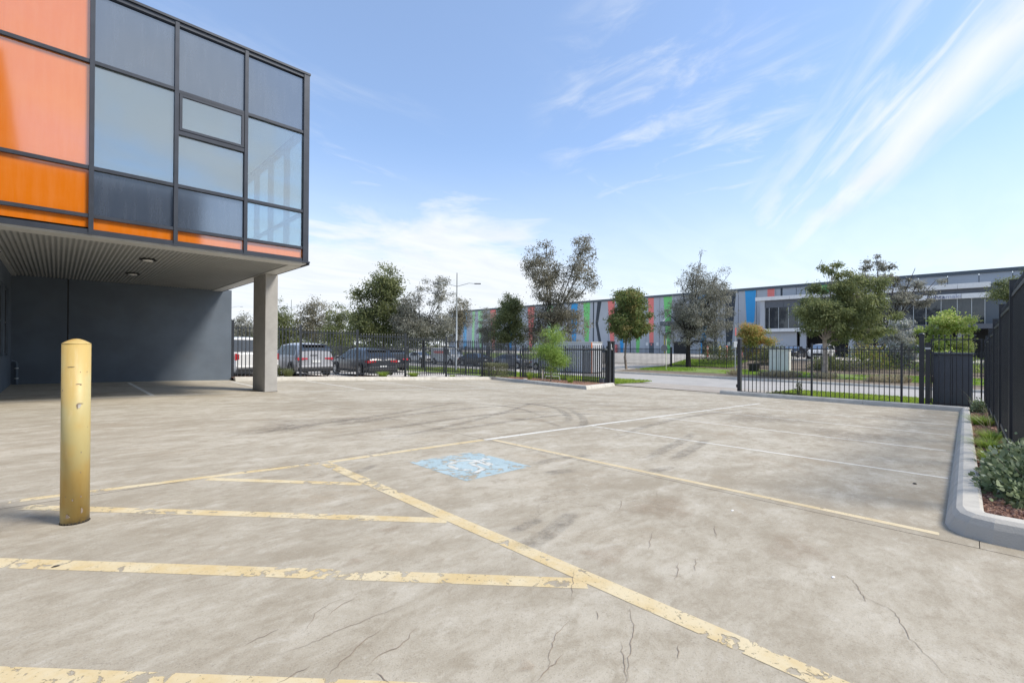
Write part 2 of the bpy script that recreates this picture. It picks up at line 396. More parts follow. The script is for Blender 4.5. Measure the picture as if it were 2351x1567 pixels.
# ================================================================ GROUND
def grid(poly_fn, a0, a1, b0, b1, step=1.0, dz=0.0, na=None, nb=None, hf=G):
    mb = MB(); na = na or max(1, int(round((a1-a0)/step))); nb = nb or 1
    for i in range(na+1):
        for j in range(nb+1):
            a = a0+(a1-a0)*i/na; b = b0+(b1-b0)*j/nb; mb.v.append((a, b, hf(a, b)+dz))
    for i in range(na):
        for j in range(nb):
            k = i*(nb+1)+j; mb.f.append((k, k+nb+1, k+nb+2, k+1))
    return mb
struct('ground', MB().quad((-3000, -3000, -1.75), (3000, -3000, -1.75), (3000, 3000, -1.75), (-3000, 3000, -1.75)), M['earth'])
car_park = sgroup('car_park')
struct('joint_bed', grid(None, -20, 21.0, -12.0, 20.0, 1.0, -.02), M['joint'], car_park)
A_ = [-20, -8.0, 4.27, 12.6, 21.0]; B_ = [-12.0, 4.92, 9.6, 14.5, 20.0]; gap = .004
for i in range(4):
    for j in range(4):
        b0_ = -.06 if (j == 0 and i >= 2) else B_[j]      # under the garden bed the slab stops
        struct('slab', grid(None, A_[i]+gap, A_[i+1]-gap, b0_+gap, B_[j+1]-gap, .25), M['lot'], car_park)
struct('slab', grid(None, 4.27+gap, 4.6, -12.0, -.06, .11), M['lot'], car_park)

def strip(pts, wd, dz, edge=False, step=.35):
    """flat ribbon laid on the car park along a polyline"""
    P_ = [Vector(p) for p in pts]; out = []
    for p, q in zip(P_, P_[1:]):
        n = max(1, int((q-p).length/step))
        for k in range(n): out.append(p.lerp(q, k/n))
    out.append(P_[-1]); mb = MB(); ed = []
    cols = [-.5, .5] if not edge else [-.5, -.2, .2, .5]
    for i, p in enumerate(out):
        d = (out[min(i+1, len(out)-1)]-out[max(i-1, 0)]).normalized(); n = Vector((-d.y, d.x))
        wv = wd if not hasattr(wd, '__call__') else wd(i/(len(out)-1))
        for c in cols:
            q = p+n*c*wv; mb.v.append((q.x, q.y, G(q.x, q.y)+dz))
            ed.append((0 if abs(c) == .5 else 1)*min(1, 3*i/(len(out)-1), 3*(1-i/(len(out)-1))))
    k = len(cols)
    for i in range(len(out)-1):
        for j in range(k-1): mb.f.append((i*k+j+1, i*k+j, (i+1)*k+j, (i+1)*k+j+1))
    return mb, ed
def line(a, b, mat, wd=.08, dz=.0012, label=None):
    mb, _ = strip([a, b], wd, dz); return part('painted_line', mb, M[mat], car_park, label=label)
YB = 4.80
line((-.25, 5.10), (2.0, 4.80), 'yellow_paint', .085); line((2.0, 4.80), (4.22, YB-.02), 'yellow_paint', .085)
line((4.24, YB-.02), (16.4, 4.84), 'white_paint', .075)
line((2.0, 4.75), (2.02, .3), 'yellow_paint', .115, .0018)
line((2.03, .295), (2.05, -.9), 'yellow_paint', .115, .0018)
line((.97, 4.86), (1.93, 3.82), 'yellow_paint', .085)
line((-.16, 4.86), (1.96, 2.60), 'yellow_paint', .10)
line((-.30, 3.80), (1.96, 1.40), 'yellow_paint', .108)
line((-.45, 2.76), (1.96, .22), 'yellow_paint', .112)
line((4.34, 4.70), (4.42, .14), 'far_yellow', .075)
for a, ll in ((6.75, .12), (9.25, .2), (11.8, .22), (14.3, .2)):
    line((a, 4.73), (a+.12, ll+.03), 'white_paint', .06)
for a in (1.65,):
    line((a, 19.4), (a, 14.1), 'white_paint', .09)
for a in (4.45, 7.15, 9.85, 12.4, 14.9):
    line((a+.1, 19.3), (a, 14.0), 'white_paint', .08)
line((-.95, 14.05), (4.1, 13.95), 'white_paint', .08, .0018); line((4.5, 13.9), (13.8, 13.2), 'white_paint', .08, .0018)
# blue bay marking with the wheelchair symbol
bx0, bx1, by0, by1 = 2.70, 3.60, 3.30, 4.26
part('blue_panel', grid(None, bx0, bx1, by0, by1, .1, .0016), M['blue_paint'], car_park, label='worn pale blue square painted on the disabled bay')
sym = MB(); cx, cy = 3.15, 3.80
def ring(cx, cy, r0, r1, t0, t1, n=26):
    for k in range(n):
        a0 = R(t0+(t1-t0)*k/n); a1 = R(t0+(t1-t0)*(k+1)/n)
        q = [(cx+r*math.cos(t), cy+r*math.sin(t)) for r, t in ((r0, a0), (r1, a0), (r1, a1), (r0, a1))]
        sym.add([(x, y, G(x, y)+.0032) for x, y in q], [(0, 1, 2, 3)])
ring(cx-.02, cy-.05, .19, .245, -40, 235)                     # wheel
ring(cx+.30, cy+.06, .0, .05, 0, 360, 12)                    # head
for p, q, wd in (((cx+.24, cy+.05), (cx+.02, cy+.02), .05), ((cx+.14, cy+.03), (cx+.12, cy-.20), .04), ((cx+.02, cy+.02), (cx-.02, cy-.26), .05), ((cx-.02, cy-.26), (cx-.22, cy-.34), .045)):
    m_, _ = strip([p, q], wd, .0032, step=.1); sym.add(m_.v, m_.f)
M['sym'] = paint_mat('symbol_white', (.62, .62, .58), (.55, .54, .48), .47, .50, 13)
part('wheelchair_symbol', sym, M['sym'], car_park)
def edged(name, mb, ed, mat, parent):
    o = part(name, mb, mat, parent)
    at = o.data.attributes.new('edge', 'FLOAT', 'POINT'); at.data.foreach_set('value', ed); return o
CR = [[(0.74,1.97),(0.83,2.07),(0.91,2.11),(0.99,2.11)],[(0.87,2.02),(0.97,2.07),(1.02,2.07)],[(0.53,2.03),(0.59,2.05),(0.68,2.06)],[(1.31,1.11),(1.41,
    1.18),(1.51,1.23),(1.64,1.26)],[(1.46,0.87),(1.58,0.95),(1.67,1.02)],[(1.47,0.87),(1.62,0.95),(1.79,1.03),(1.95,1.14)],[(1.74,0.8),(1.82,0.84)],
    [(1.73,1.17),(1.78,1.22)],[(2.37,0.03),(2.44,0.08),(2.62,0.18),(2.84,0.25),(2.89,0.36),(3.01,0.43)],[(3.33,1.28),(3.1,1.17)],[(2.88,1.52),(2.59,
    1.39)],[(0.83,1.59),(0.9,1.62),(0.99,1.61),(1.1,1.67)],[(0.71,1.65),(0.87,1.73),(0.99,1.77)],[(0.58,1.9),(0.7,1.87),(0.88,1.88),(1.22,1.86)],[(2.02,
    1.53),(1.79,1.37)],[(3.83,1.98),(3.59,1.85)],[(2.69,1.14),(2.52,1.07)],[(3.35,2.04),(3.1,1.91)],[(2.88,0.43),(2.84,0.35),(3.07,0.44),(3.15,0.51)],
    [(0.56,1.73),(0.68,1.74)],[(2.56,1.18),(2.34,1.1)],[(1.24,1.1),(1.43,1.13)],[(0.85,1.46),(0.84,1.54)]]
rr = random.Random(4)
for i, c in enumerate(CR):
    pts = []
    for p, q in zip(c, c[1:]):
        p = Vector(p); q = Vector(q); d = q-p; n = Vector((-d.y, d.x)).normalized(); m = max(2, int(d.length/.022))
        for k in range(m): pts.append(p.lerp(q, k/m)+n*rr.uniform(-.006, .006))
    pts.append(Vector(c[-1]))
    wd = rr.uniform(.0014, .0030)
    mb, ed = strip(pts, lambda u, wd=wd: wd*(.25+1.2*math.sin(math.pi*min(1, max(0, u)))), .0026, step=.5)
    part('crack', mb, M['crack'], car_park)
for i, (c, wd) in enumerate([([(1.96,2.0),(2.09,1.94),(2.34,1.97),(2.63,2.06),(2.8,2.13)],0.17),([(2.12,2.13),(2.32,2.16),(2.49,2.18)],0.12),([(4.8,2.64),(5.8,2.87),(6.72,3.04),
    (7.84,3.32)],0.2),([(5.06,2.45),(6.11,2.65),(7.14,2.85)],0.2),([(8.95,7.05),(7.79,5.74),(6.72,4.9),(6.2,4.8)],0.2),([(8.73,8.35),(8.63,7.21),(7.53,
    5.88),(6.45,5.07)],0.2),([(2.63,7.03),(3.84,7.33),(5.55,7.81),(7.63,8.03),(9.91,7.82),(10.64,6.23),(11.3,4.78)],0.22),([(2.39,6.11),(3.55,6.37),(5.16,
    6.71),(7.23,6.91),(8.26,5.91),(8.76,4.62)],0.22),([(3.01,5.63),(4.21,5.92),(5.58,6.46),(7.37,7.32),(10.42,9.05)],0.2),([(8.49,9.83),(8.73,8.35),(9.04,
    6.47),(10.69,5.64),(14.87,5.6)],0.22),([(3.43,2.98),(3.68,2.96),(3.85,2.87)],0.18),([(4.32,2.38),(4.6,2.33),(4.88,2.31)],0.15),([(5.42,9.32),(7.12,
    9.08),(7.71,7.66),(6.87,5.85)],0.2),([(3.61,5.61),(5.23,5.82),(7.15,6.09),(8.54,5.76)],0.2),([(1.8,6.97),(2.89,7.37),(4.61,7.93),(8.49,9.83)],0.2),
    ([(5.73,3.71),(7.92,4.18),(10.99,4.44),(14.81,4.2)],0.2),([(8.21,11.55),(9.9,10.42),(10.73,8.46),(11.22,6.57)],0.2),([(6.03,6.34),(6.47,5.72),(6.02,
    4.75)],0.15),([(1.78,4.14),(2.07,4.21),(2.4,4.39)],0.12),([(3.59,3.31),(4.16,3.35),(4.65,3.2)],0.16)]):
    P_ = [Vector(p) for p in c]; sm = []
    for k in range(len(P_)-1):
        p0 = P_[max(k-1, 0)]; p1 = P_[k]; p2 = P_[k+1]; p3 = P_[min(k+2, len(P_)-1)]
        for u in (0, .2, .4, .6, .8):
            sm.append(.5*((2*p1)+(p2-p0)*u+(2*p0-5*p1+4*p2-p3)*u*u+(-p0+3*p1-3*p2+p3)*u**3))
    sm.append(P_[-1]); mb, ed = strip(sm, wd, .0034+.0002*i, True, 3)
    edged('tyre_mark', mb, ed, M['tyre_mark'], car_park)
for i, (a, b, s, k) in enumerate([(1.58,2.71,0.09,0.5),(1.53,2.11,0.05,0.3),(2.31,1.52,0.2,0.3),(1.38,2.52,0.05,0.3),(1.18,2.43,0.07,0.4),(1.26,1.18,0.05,0.4),(3.29,0.76,0.3,0.5),
    (3.4,1.72,0.4,0.4),(2.87,7.68,0.9,0.25),(3.72,7.41,0.7,0.3),(2.33,7.25,0.7,0.2),(9.86,1.47,1.2,0.3),(11.37,3.31,1.5,0.3),(14.88,1.34,1.0,0.3)] + [(-.35, 4.5, .55, .5), (-.7, 4.9, .5, .5)]):  # stains and grime; the last two are dark patches left of the bollard
    mb = MB(); ed = [1.0]; mb.v.append((a, b, G(a, b)+.0068+.0002*i)); n = 20
    for ri, e in ((.5, .6), (1, 0)):
        for q in range(n):
            t_ = 2*math.pi*q/n; rad = s*ri*(1+.25*math.sin(3*t_+i)+.1*math.sin(7*t_))
            x = a+rad*math.cos(t_); y = b+rad*math.sin(t_)*.7; mb.v.append((x, y, G(x, y)+.0068+.0002*i)); ed.append(e)
    for q in range(n):
        mb.f.append((0, 1+q, 1+(q+1) % n)); mb.f.append((1+q, 1+n+q, 1+n+(q+1) % n, 1+(q+1) % n))
    edged('ground_spot', mb, ed, M['ground_spot'] if s < .45 else M['dark_film'], car_park)

# land beyond the car park
struct('neighbour_yard', grid(None, -20, 20.9, 20.55, 78, 1.0, -.01), M['yard'])
struct('driveway', MB().add([(21.0, 7.2, T(21.06)+.004), (21.0, 13.4, T(21.06)+.004), (26.45, 14.6, -1.065), (26.45, 5.6, -1.065), (21.0, 5.6, T(21.06)-.03), (21, 14.6, T(21.06)-.03)], [(0, 3, 2, 1)]), M['apron'])
def lawn_strip(name, b0, b1, mat, dz=0.0, a0=21.06, a1=26.2, nb=6): return struct(name, grid(None, a0, a1, b0, b1, .9, dz, hf=T, nb=nb), mat)
lawn_strip('verge_lawn', -40, 6.0, M['turf']); lawn_strip('verge_lawn', 13.9, 140, M['turf'], nb=20)
struct('road', grid(None, 26.45, 34.45, -90, 260, 1.0, 0, hf=lambda a, b: -1.1-.02*abs(a-30.4)/4, nb=2), M['asphalt'])
struct('far_verge', grid(None, 34.7, 43.8, -90, 260, 1.0, 0, hf=T, nb=2), M['soil'])
struct('far_garden_slope', grid(None, 43.8, 50.5, -60, 22.0, 1.0, 0, hf=T, nb=4), M['soil'])
struct('far_driveway', grid(None, 34.72, 50.5, 22.0, 37.0, 1.0, .012, hf=T, nb=4), M['yard'])
struct('far_garden_slope', grid(None, 43.8, 50.5, 37.0, 160, 1.0, 0, hf=T, nb=4), M['turf'])
struct('far_yard', grid(None, 50.5, 120, -60, 160, 9, 0, hf=T, nb=2), M['yard'])
struct('far_verge_lawn', grid(None, 37.2, 42.2, -40, 21.0, 1.0, .02, hf=T, nb=10), M['turf'])
gm = MB()
for (x0, x1, y0, y1) in ((44.2, 48.5, 15, 21.8),): pass
struct('far_bank_lawn', grid(None, 44.2, 49.0, 15.5, 21.7, 1.0, .03, hf=T, nb=3), M['turf'])

# ---- kerbs
KP = [(0, -.06), (.0, .0), (.035, .09), (.06, .130), (.095, .152), (.185, .155), (.205, .14), (.205, -.05)]
def kerb(name, poly, seg=2.4, prof=KP, hf=G, gap=.006):
    root = sgroup(name); P_ = [Vector(p) for p in poly]; n = len(P_)
    nor = []
    for i in range(n):
        ds = []
        if i > 0: ds.append((P_[i]-P_[i-1]).normalized())
        if i < n-1: ds.append((P_[i+1]-P_[i]).normalized())
        ns = [Vector((-d.y, d.x)) for d in ds]
        if len(ns) == 2:
            m_ = (ns[0]+ns[1]).normalized(); nor.append(m_/max(.3, m_.dot(ns[0])))
        else: nor.append(ns[0])
    for i in range(n-1):
        L = (P_[i+1]-P_[i]).length; k = max(1, int(round(L/seg)))
        for s in range(k):
            u0 = s/k + (gap/L if s > 0 else 0); u1 = (s+1)/k; mb = MB(); sub = 3
            for q in range(sub+1):
                u = u0+(u1-u0)*q/sub; p = P_[i].lerp(P_[i+1], u); nn = nor[i].lerp(nor[i+1], u)
                if 0 < u0 and q < sub+1:
                    base = Vector((-(P_[i+1]-P_[i]).normalized().y, (P_[i+1]-P_[i]).normalized().x))
                    # only the mitred ends lean; the middle keeps a right angle
                du = min(u, 1-u)*L
                dirn = (P_[i+1]-P_[i]).normalized(); bn = Vector((-dirn.y, dirn.x))
                if du > .3: nn = bn
                else: nn = nn.lerp(bn, du/.3)
                for (o, z) in prof:
                    v = p+nn*o; mb.v.append((v.x, v.y, hf(p.x, p.y)+z))
            m_ = len(prof)
            for q in range(sub):
                for j in range(m_-1): mb.f.append((q*m_+j, q*m_+j+1, (q+1)*m_+j+1, (q+1)*m_+j))
            mb.f.append(tuple(range(m_-1, -1, -1))); mb.f.append(tuple(sub*m_+j for j in range(m_)))
            struct('kerb_segment', mb, M['kerb'], root)
    return root
# travelling with the car park on the right-hand side, so the kerb body lies to the left
kerb('garden_kerb', [(20.3, 7.6), (20.2, .17), (4.78, .12), (4.62, .095), (4.50, .02), (4.45, -.12), (4.44, -4.0)])
kerb('left_kerb', [(4.72, 19.35), (17.7, 19.35), (16.0, 11.5), (20.75, 13.1)])
RK = [(0, -.05), (0, .0), (.03, .10), (.06, .13), (.22, .135), (.22, -.05)]
kerb('road_kerb', [(26.43, 5.4), (26.43, -60)], 4.0, [(-o, z) for o, z in RK][::-1], lambda a, b: -1.1)
kerb('road_kerb', [(26.43, 150), (26.43, 14.8)], 6.0, [(-o, z) for o, z in RK][::-1], lambda a, b: -1.1)
kerb('far_road_kerb', [(34.47, 150), (34.47, -60)], 5.0, [(o, z+.0) for o, z in RK], lambda a, b: -1.1)
kerb('far_yard_kerb', [(50.3, 22), (50.3, -40)], 6.0, [(o, z+.0) for o, z in RK], T)

# ---- planting beds
bed = grid(None, 4.64, 21.0, -.60, -.06, .6, .10)
struct('garden_bed', bed, M['mulch'])
struct('garden_bed_return', MB().add([(20.38, 0.2, G(20.5)+.11), (20.48, 7.4, G(20.5)+.11), (21.14, 7.4, G(20.9)+.105), (21.14, -.6, G(20.9)+.105), (20.38, -.6, G(20.5)+.11)], [(0, 4, 3, 2, 1)]), M['mulch'])
struct('left_garden_bed', MB().add([(x, y, G(x, y)+.11) for x, y in ((4.72, 19.5), (8, 19.5), (12, 19.5), (17.85, 19.5), (16.2, 11.75), (20.6, 13.25), (21.0, 14), (21.0, 20.7), (12, 20.7), (8, 20.7), (4.72, 20.7))], [(0, 1, 9, 10), (1, 2, 8, 9), (2, 3, 7, 8), (3, 4, 5, 6, 7)]), M['mulch'])

# ================================================================ OFFICE BUILDING (ours)
FB = 11.65; AX = 4.40; Z0 = 3.25; ZT = 7.88
mulls = [-3.56, -2.22, -.89, .425, 1.715, 3.005]
bld = thing('office_building', 'two storey office corner with orange, slate and clear glass panels over a corrugated soffit', 'building', (-1, 15.8, 0))
trans_main = 6.50
def vbar(a, wd=.07, z0=Z0, z1=ZT, proud=.05, dep=.12): part('mullion', MB().box(a-wd/2, a+wd/2, FB-proud, FB+dep, z0, z1), M['frame'], bld)
for a in mulls: vbar(a)
vbar(4.335, .13, Z0, ZT, .052)
def hbar(a0, a1, z, h=.065, proud=.035): part('transom', MB().box(a0, a1, FB-proud, FB+.11, z-h/2, z+h/2), M['frame'], bld)
edges = mulls + [4.335]
def pane(a0, a1, z0, z1, mat, name='glass_panel', inset=.0, y=FB):
    part(name, MB().box(a0, a1, y+.02, y+.034, z0, z1), M[mat], bld)
for i in range(len(edges)-1):
    l = edges[i]+.036; r_ = edges[i+1]-(.036 if i < len(edges)-2 else .066)
    hbar(l-.001, r_+.001, 3.575)
    hbar(l-.001, r_+.001, 6.47 if i < 4 else 6.44)
    hbar(l-.001, r_+.001, 4.48)
    g_ = .034
    if i < 3:      # orange bays
        for z0, z1 in ((3.33, 3.575), (3.575, 4.48), (4.48, 6.47), (6.47, 7.80)): pane(l, r_, z0+g_, z1-g_, 'orange')
    else:
        pane(l, r_, 3.30+g_, 3.575-g_, 'orange')
        pane(l, r_, (6.47 if i < 4 else 6.44)+g_, 7.80-g_, 'slate')
        if i == 3: pane(l, r_, 4.48+g_, 6.47-g_, 'clear', 'window'); pane(l, r_, 3.575+g_, 4.48-g_, 'slate')
        if i == 4:
            hbar(l-.001, r_+.001, 5.59, .085)
            pane(l, r_, 4.48+g_, 5.59-.043, 'clear', 'window')
            # opening sash with its own frame, a little proud
            s0, s1, t0, t1 = l+.01, r_-.01, 5.64, 6.40
            sash = part('window_sash', MB().box(s0, s1, FB-.045, FB+.015, t1-.05, t1).box(s0, s1, FB-.045, FB+.015, t0, t0+.05).box(s0, s0+.05, FB-.045, FB+.015, t0+.05, t1-.05).box(s1-.05, s1, FB-.045, FB+.015, t0+.05, t1-.05), M['frame'], bld)
            part('window', MB().box(s0+.05, s1-.05, FB-.02, FB-.008, t0+.05, t1-.05), M['clear'], sash)
            pane(l, r_, 3.575+g_, 4.48-g_, 'slate')
        if i == 5:
            pane(l, r_, 4.48+g_, 6.44-g_, 'clear', 'window'); pane(l, r_, 3.575+g_, 4.48-g_, 'clear', 'window')
part('base_channel', MB().box(-3.5, 4.27, FB-.03, FB+.11, 3.24, 3.325), M['frame'], bld)
part('parapet_cap', MB().box(-12, 4.42, FB-.065, FB+.25, ZT+.001, ZT+.05).box(4.16, 4.42, FB+.252, 20.1, ZT+.001, ZT+.05), M['frame'], bld)
part('head_channel', MB().box(-3.5, 4.27, FB-.034, FB+.11, 7.80, 7.878), M['frame'], bld)
# side facing the street: glazed the same way
def sbox(y0, y1, z0, z1, mat, name, dx=0.0, t=.012): part(name, MB().box(AX-.04+dx, AX-.04+dx+t, y0, y1, z0, z1), M[mat], bld)
sy = [FB+.14, 12.95, 14.25, 15.55, 16.85, 18.15, 19.45, 20.1]
for i, y in enumerate(sy[1:-1]): part('mullion', MB().box(AX-.14, AX-.002, y-.035, y+.035, Z0+.09, ZT-.09), M['frame'], bld)
for i in range(len(sy)-1):
    y0, y1 = sy[i]+.036, sy[i+1]-.036
    sbox(y0, y1, 6.5, 7.8, 'slate', 'glass_panel'); sbox(y0, y1, 3.36, 3.55, 'orange', 'glass_panel')
    sbox(y0, y1, 3.62, 4.45, 'side_clear', 'window'); sbox(y0, y1, 4.52, 6.42, 'side_clear', 'window')
part('side_channels', MB().box(AX-.12, AX-.003, sy[0], 20.1, 3.26, 3.33).box(AX-.12, AX-.003, sy[0], 20.1, 3.555, 3.615).box(AX-.12, AX-.003, sy[0], 20.1, 4.455, 4.515).box(AX-.12, AX-.003, sy[0], 20.1, 6.425, 6.495).box(AX-.12, AX-.003, sy[0], 20.1, 7.80, 7.878), M['frame'], bld, kind='stuff')
# rooms behind the glass
part('interior_walls', MB().box(1.0, 4.2, 19.6, 19.7, 3.5, 6.6).box(.9, 1.0, FB+.3, 19.7, 3.5, 6.6), M['room'], bld)
part('interior_floor', MB().box(-3.3, AX-.16, FB+.16, 19.6, 3.37, 3.5), M['room'], bld)
part('interior_ceiling', MB().box(1.0, AX-.16, FB+.16, 19.6, 6.55, 6.65), M['room'], bld)
for x0, x1 in ((.46, 1.68), (1.755, 2.965)): part('window_blind', MB().box(x0, x1, FB+.09, FB+.10, 4.5, 6.44), M['room'], bld)
part('roof', MB().box(-12, AX-.2, FB+.2, 20.0, 7.5, 7.6), M['ware_trim'], bld)
part('spandrel_backing', MB().box(-12, .9, FB+.14, FB+.24, Z0+.05, 7.6).box(.9, 1.7, FB+.14, FB+.19, Z0+.05, 4.45).box(1.7, AX-.16, FB+.14, FB+.19, 6.5, 7.6), M['frame'], bld)
# walls
wl = MB().box(.235, 4.72, 20.0, 20.25, G(1, 20)-.3, 3.245); wl2 = MB().box(-1.13, .205, 20.0, 20.25, G(0, 20)-.3, 3.245)
part('rear_wall', wl, M['wall_blue'], bld); part('rear_wall', wl2, M['wall_blue'], bld)
part('wall_joint', MB().box(.203, .237, 20.03, 20.2, G(0, 20)-.3, 3.24), M['black'], bld)
part('upper_rear_wall', MB().box(-12, 4.39, 20.105, 20.26, 3.252, ZT-.01), M['wall_blue'], bld)
# ground floor side wall with window openings (normal +a at a=-.98)
wz0, wz1 = .86, 2.68; wy = [(13.6, 14.6), (15.1, 16.1), (16.35, 17.25), (17.72, 18.80)]
sw = MB(); ycur = 11.9
for y0, y1 in wy:
    sw.box(-1.13, -.98, ycur, y0, -.3, 3.245); sw.box(-1.13, -.98, y0, y1, -.3, wz0); sw.box(-1.13, -.98, y0, y1, wz1, 3.245); ycur = y1
sw.box(-1.13, -.98, ycur, 19.998, -.3, 3.245); part('side_wall', sw, M['wall_blue'], bld)
part('front_ground_wall', MB().box(-12, -1.132, 11.9, 12.1, -.3, 3.245), M['wall_blue'], bld)
for y0, y1 in wy:
    f = part('window_frame', MB().box(-1.10, -1.02, y0, y0+.05, wz0, wz1).box(-1.10, -1.02, y1-.05, y1, wz0, wz1).box(-1.10, -1.02, y0+.05, y1-.05, wz0, wz0+.05).box(-1.10, -1.02, y0+.05, y1-.05, wz1-.05, wz1).box(-1.10, -1.02, y0+.05, y1-.05, 1.72, 1.77), M['frame'], bld)
    part('window', MB().box(-1.075, -1.06, y0+.05, y1-.05, wz0+.05, wz1-.05), M['dark_glass'], f)
    part('window_sill', MB().box(-1.02, -.95, y0-.02, y1+.02, wz0-.05, wz0-.002), M['wall_blue'], f)
# corrugated soffit: ribs run away from the facade
so_ = MB(); y0, y1 = FB+.42, 19.97; a = -.90; n = 0; pitch = .082; cols = []
while a < 4.08:
    cols.append(a); a += pitch/8
for a in cols:
    z = 3.20 + .015*math.sin(2*math.pi*(a+.9)/pitch)
    so_.v += [(a, y0, z), (a, y1, z)]
for i in range(len(cols)-1): so_.f.append((2*i, 2*i+1, 2*i+3, 2*i+2))
part('corrugated_soffit', so_, M['soffit'], bld, smooth=True)
part('soffit_backing', MB().box(-.98, 4.3, FB+.3, 19.99, 3.222, 3.232), M['black'], bld)
part('soffit_trim', MB().box(-.98, 4.36, FB-.02, FB+.42, 3.185, 3.235), M['flash'], bld)
part('soffit_trim', MB().box(4.08, 4.395, FB+.422, 20.0, 3.175, 3.235), M['flash'], bld)
part('soffit_trim', MB().box(-.98, -.89, FB+.422, 19.99, 3.17, 3.235), M['flash'], bld)
part('drip_edge', MB().box(4.397, 4.43, FB-.04, 20.1, 3.17, 3.25).box(-3.5, 4.43, FB-.075, FB-.042, 3.215, 3.25), M['frame'], bld)
for y in (13.75, 16.85):
    lt = part('ceiling_light', MB().lathe([(.13, .062), (.165, .055), (.165, .030)], 20, (1.5, y, 3.128)), M['black'], bld)
    part('diffuser', MB().lathe([(.05, .006), (.09, .014), (.105, .034)], 20, (1.5, y, 3.128)), M['lamp_white'], lt)
col_ = thing('support_column', 'pale grey precast blade column under the outer corner of the glass box', 'column', (4.3, 14.5, G(4.3, 14.5)))
part('shaft', MB().box(4.13, 4.46, 13.98, 15.1, G(4.3, 14.5)-.1, 3.172), M['col'], col_, bevel=.012)
part('joint_sealant', MB().box(4.12, 4.47, 13.97, 15.11, G(4.46, 14)-.02, G(4.13, 14)+.006), M['joint'], col_)
pip = thing('drain_pipe', 'short blue grey pipe rising from the floor in the wall corner', 'pipe', (-.86, 19.85, G(-.86, 19.85)))
part('pipe', MB().tube([(-.86, 19.86, G(-.86, 19.85)), (-.86, 19.86, .56), (-.88, 19.87, .63), (-.955, 19.88, .645)], .035, 10), M['wall_blue'], pip, smooth=True)
part('clamp', MB().lathe([(.045, 0), (.045, .03)], 12, (-.86, 19.86, .12)).lathe([(.045, 0), (.045, .03)], 12, (-.86, 19.86, .42)), M['steel'], pip)

# ---- the warehouse behind the photographer, mirrored in the glass
nb_ = thing('rear_warehouse', 'dark grey warehouse wall standing behind the car park', 'building', (-17, -20, 0))
part('wall', MB().box(-40, 6.8, -30, -13.2, -.5, 11.0), M['rear_dark'], nb_)
part('parapet', MB().box(-40.05, 6.85, -30.05, -13.15, 11.0, 11.3), M['ware_trim'], nb_)
part('reflection_fin', MB().add([(-14, -13.3, 11.3), (-1.55, -13.3, 11.3), (-2.2, -13.3, 17.0), (-14, -13.3, 16.6), (-14, -15.3, 11.3), (-1.55, -15.3, 11.3), (-2.2, -15.3, 17.0), (-14, -15.3, 16.6)], [(0, 1, 2, 3), (7, 6, 5, 4), (1, 5, 6, 2), (3, 2, 6, 7), (4, 0, 3, 7)]), M['ware_trim'], nb_)  # unseen fin, invented and slanted for the dark wedge mirrored in the facade
# ================================================================ FENCES
def shared(mb, name): return mb.mesh(name)
def fence(name, label, p0, p1, posts, hf, height=2.05, pk=.14, psz=.065, group=None, tip=.13, picket=.025, post_extra=.10, rail_low=.17, kids=True, cat='fence', limit=None, step=True, rail=.038, ball=False, skip_post=()):
    """steel picket fence: each bay is level and steps down with the ground"""
    p0 = Vector(p0); p1 = Vector(p1); L = (p1-p0).length; d = (p1-p0)/L; rz = math.atan2(d.y, d.x)
    root = thing(name, label, cat, (p0.x, p0.y, hf(p0.x, p0.y)), rz, group)
    z0 = root.location.z
    pm = MB().box(-psz/2, psz/2, -psz/2, psz/2, -.25, height+post_extra).box(-psz/2-.004, psz/2+.004, -psz/2-.004, psz/2+.004, height+post_extra+.001, height+post_extra+.012)
    pm = pm.mesh('post'); pm.materials.append(M['fence'])
    h = picket/2
    km = MB().box(-h, h, -h, h, rail_low-.12, height-.03)
    n0 = len(km.v); km.add([(-h, -h, height-.03), (h, -h, height-.03), (h, h, height-.03), (-h, h, height-.03), (-h*.3, 0, height+.0), (h*.3, 0, height+.0)], [(0, 1, 5, 4), (1, 2, 5), (2, 3, 4, 5), (3, 0, 4)])
    if ball: km.lathe([(.008, 0), (.022, .01), (.026, .024), (.02, .038), (.006, .044)], 8, (0, 0, height+.005))
    km = km.mesh('picket'); km.materials.append(M['fence'])
    gz = lambda s: hf(p0.x+d.x*s, p0.y+d.y*s)-z0
    for s in posts:
        if s in skip_post: continue
        zz = max(gz(s-.5), gz(s+.5)) if step else gz(s)
        link('post', pm, None, root, (s, 0, zz))
    count = 0; rest = MB()
    for s0, s1 in zip(posts, posts[1:]):
        zb = (gz(s0)+gz(s1))/2+.01; a = s0+psz/2+.001; b = s1-psz/2-.001
        for zr in (height-tip, rail_low):
            link('rail', MB().box(a, b, -rail/2, rail/2, zb+zr-rail/2, zb+zr+rail/2).mesh('rail'), M['fence'], root)
        n = max(2, int(round((b-a)/pk)))
        for k in range(1, n):
            x = a+(b-a)*k/n; count += 1
            if limit is None or count <= limit: link('picket', km, None, root, (x, 0, zb))
            else: rest.box(x-h, x+h, -h, h, zb+rail_low-.12, zb+height)
    if rest.v:
        o = link('picket_row', rest.mesh('picket_row'), M['fence'], root); o['kind'] = 'stuff'
    return root
bump = lambda f, k: (lambda a, b: f(a, b)+k)
fa = [4.79, 7.33, 9.88, 12.45, 15.0, 17.6, 20.35]
fence('boundary_fence', 'black steel picket fence beyond the left kerb with parked cars behind it', (4.79, 20.1), (20.35, 20.1), [a-4.79 for a in fa], bump(G, .13), height=2.06, psz=.08, picket=.03)
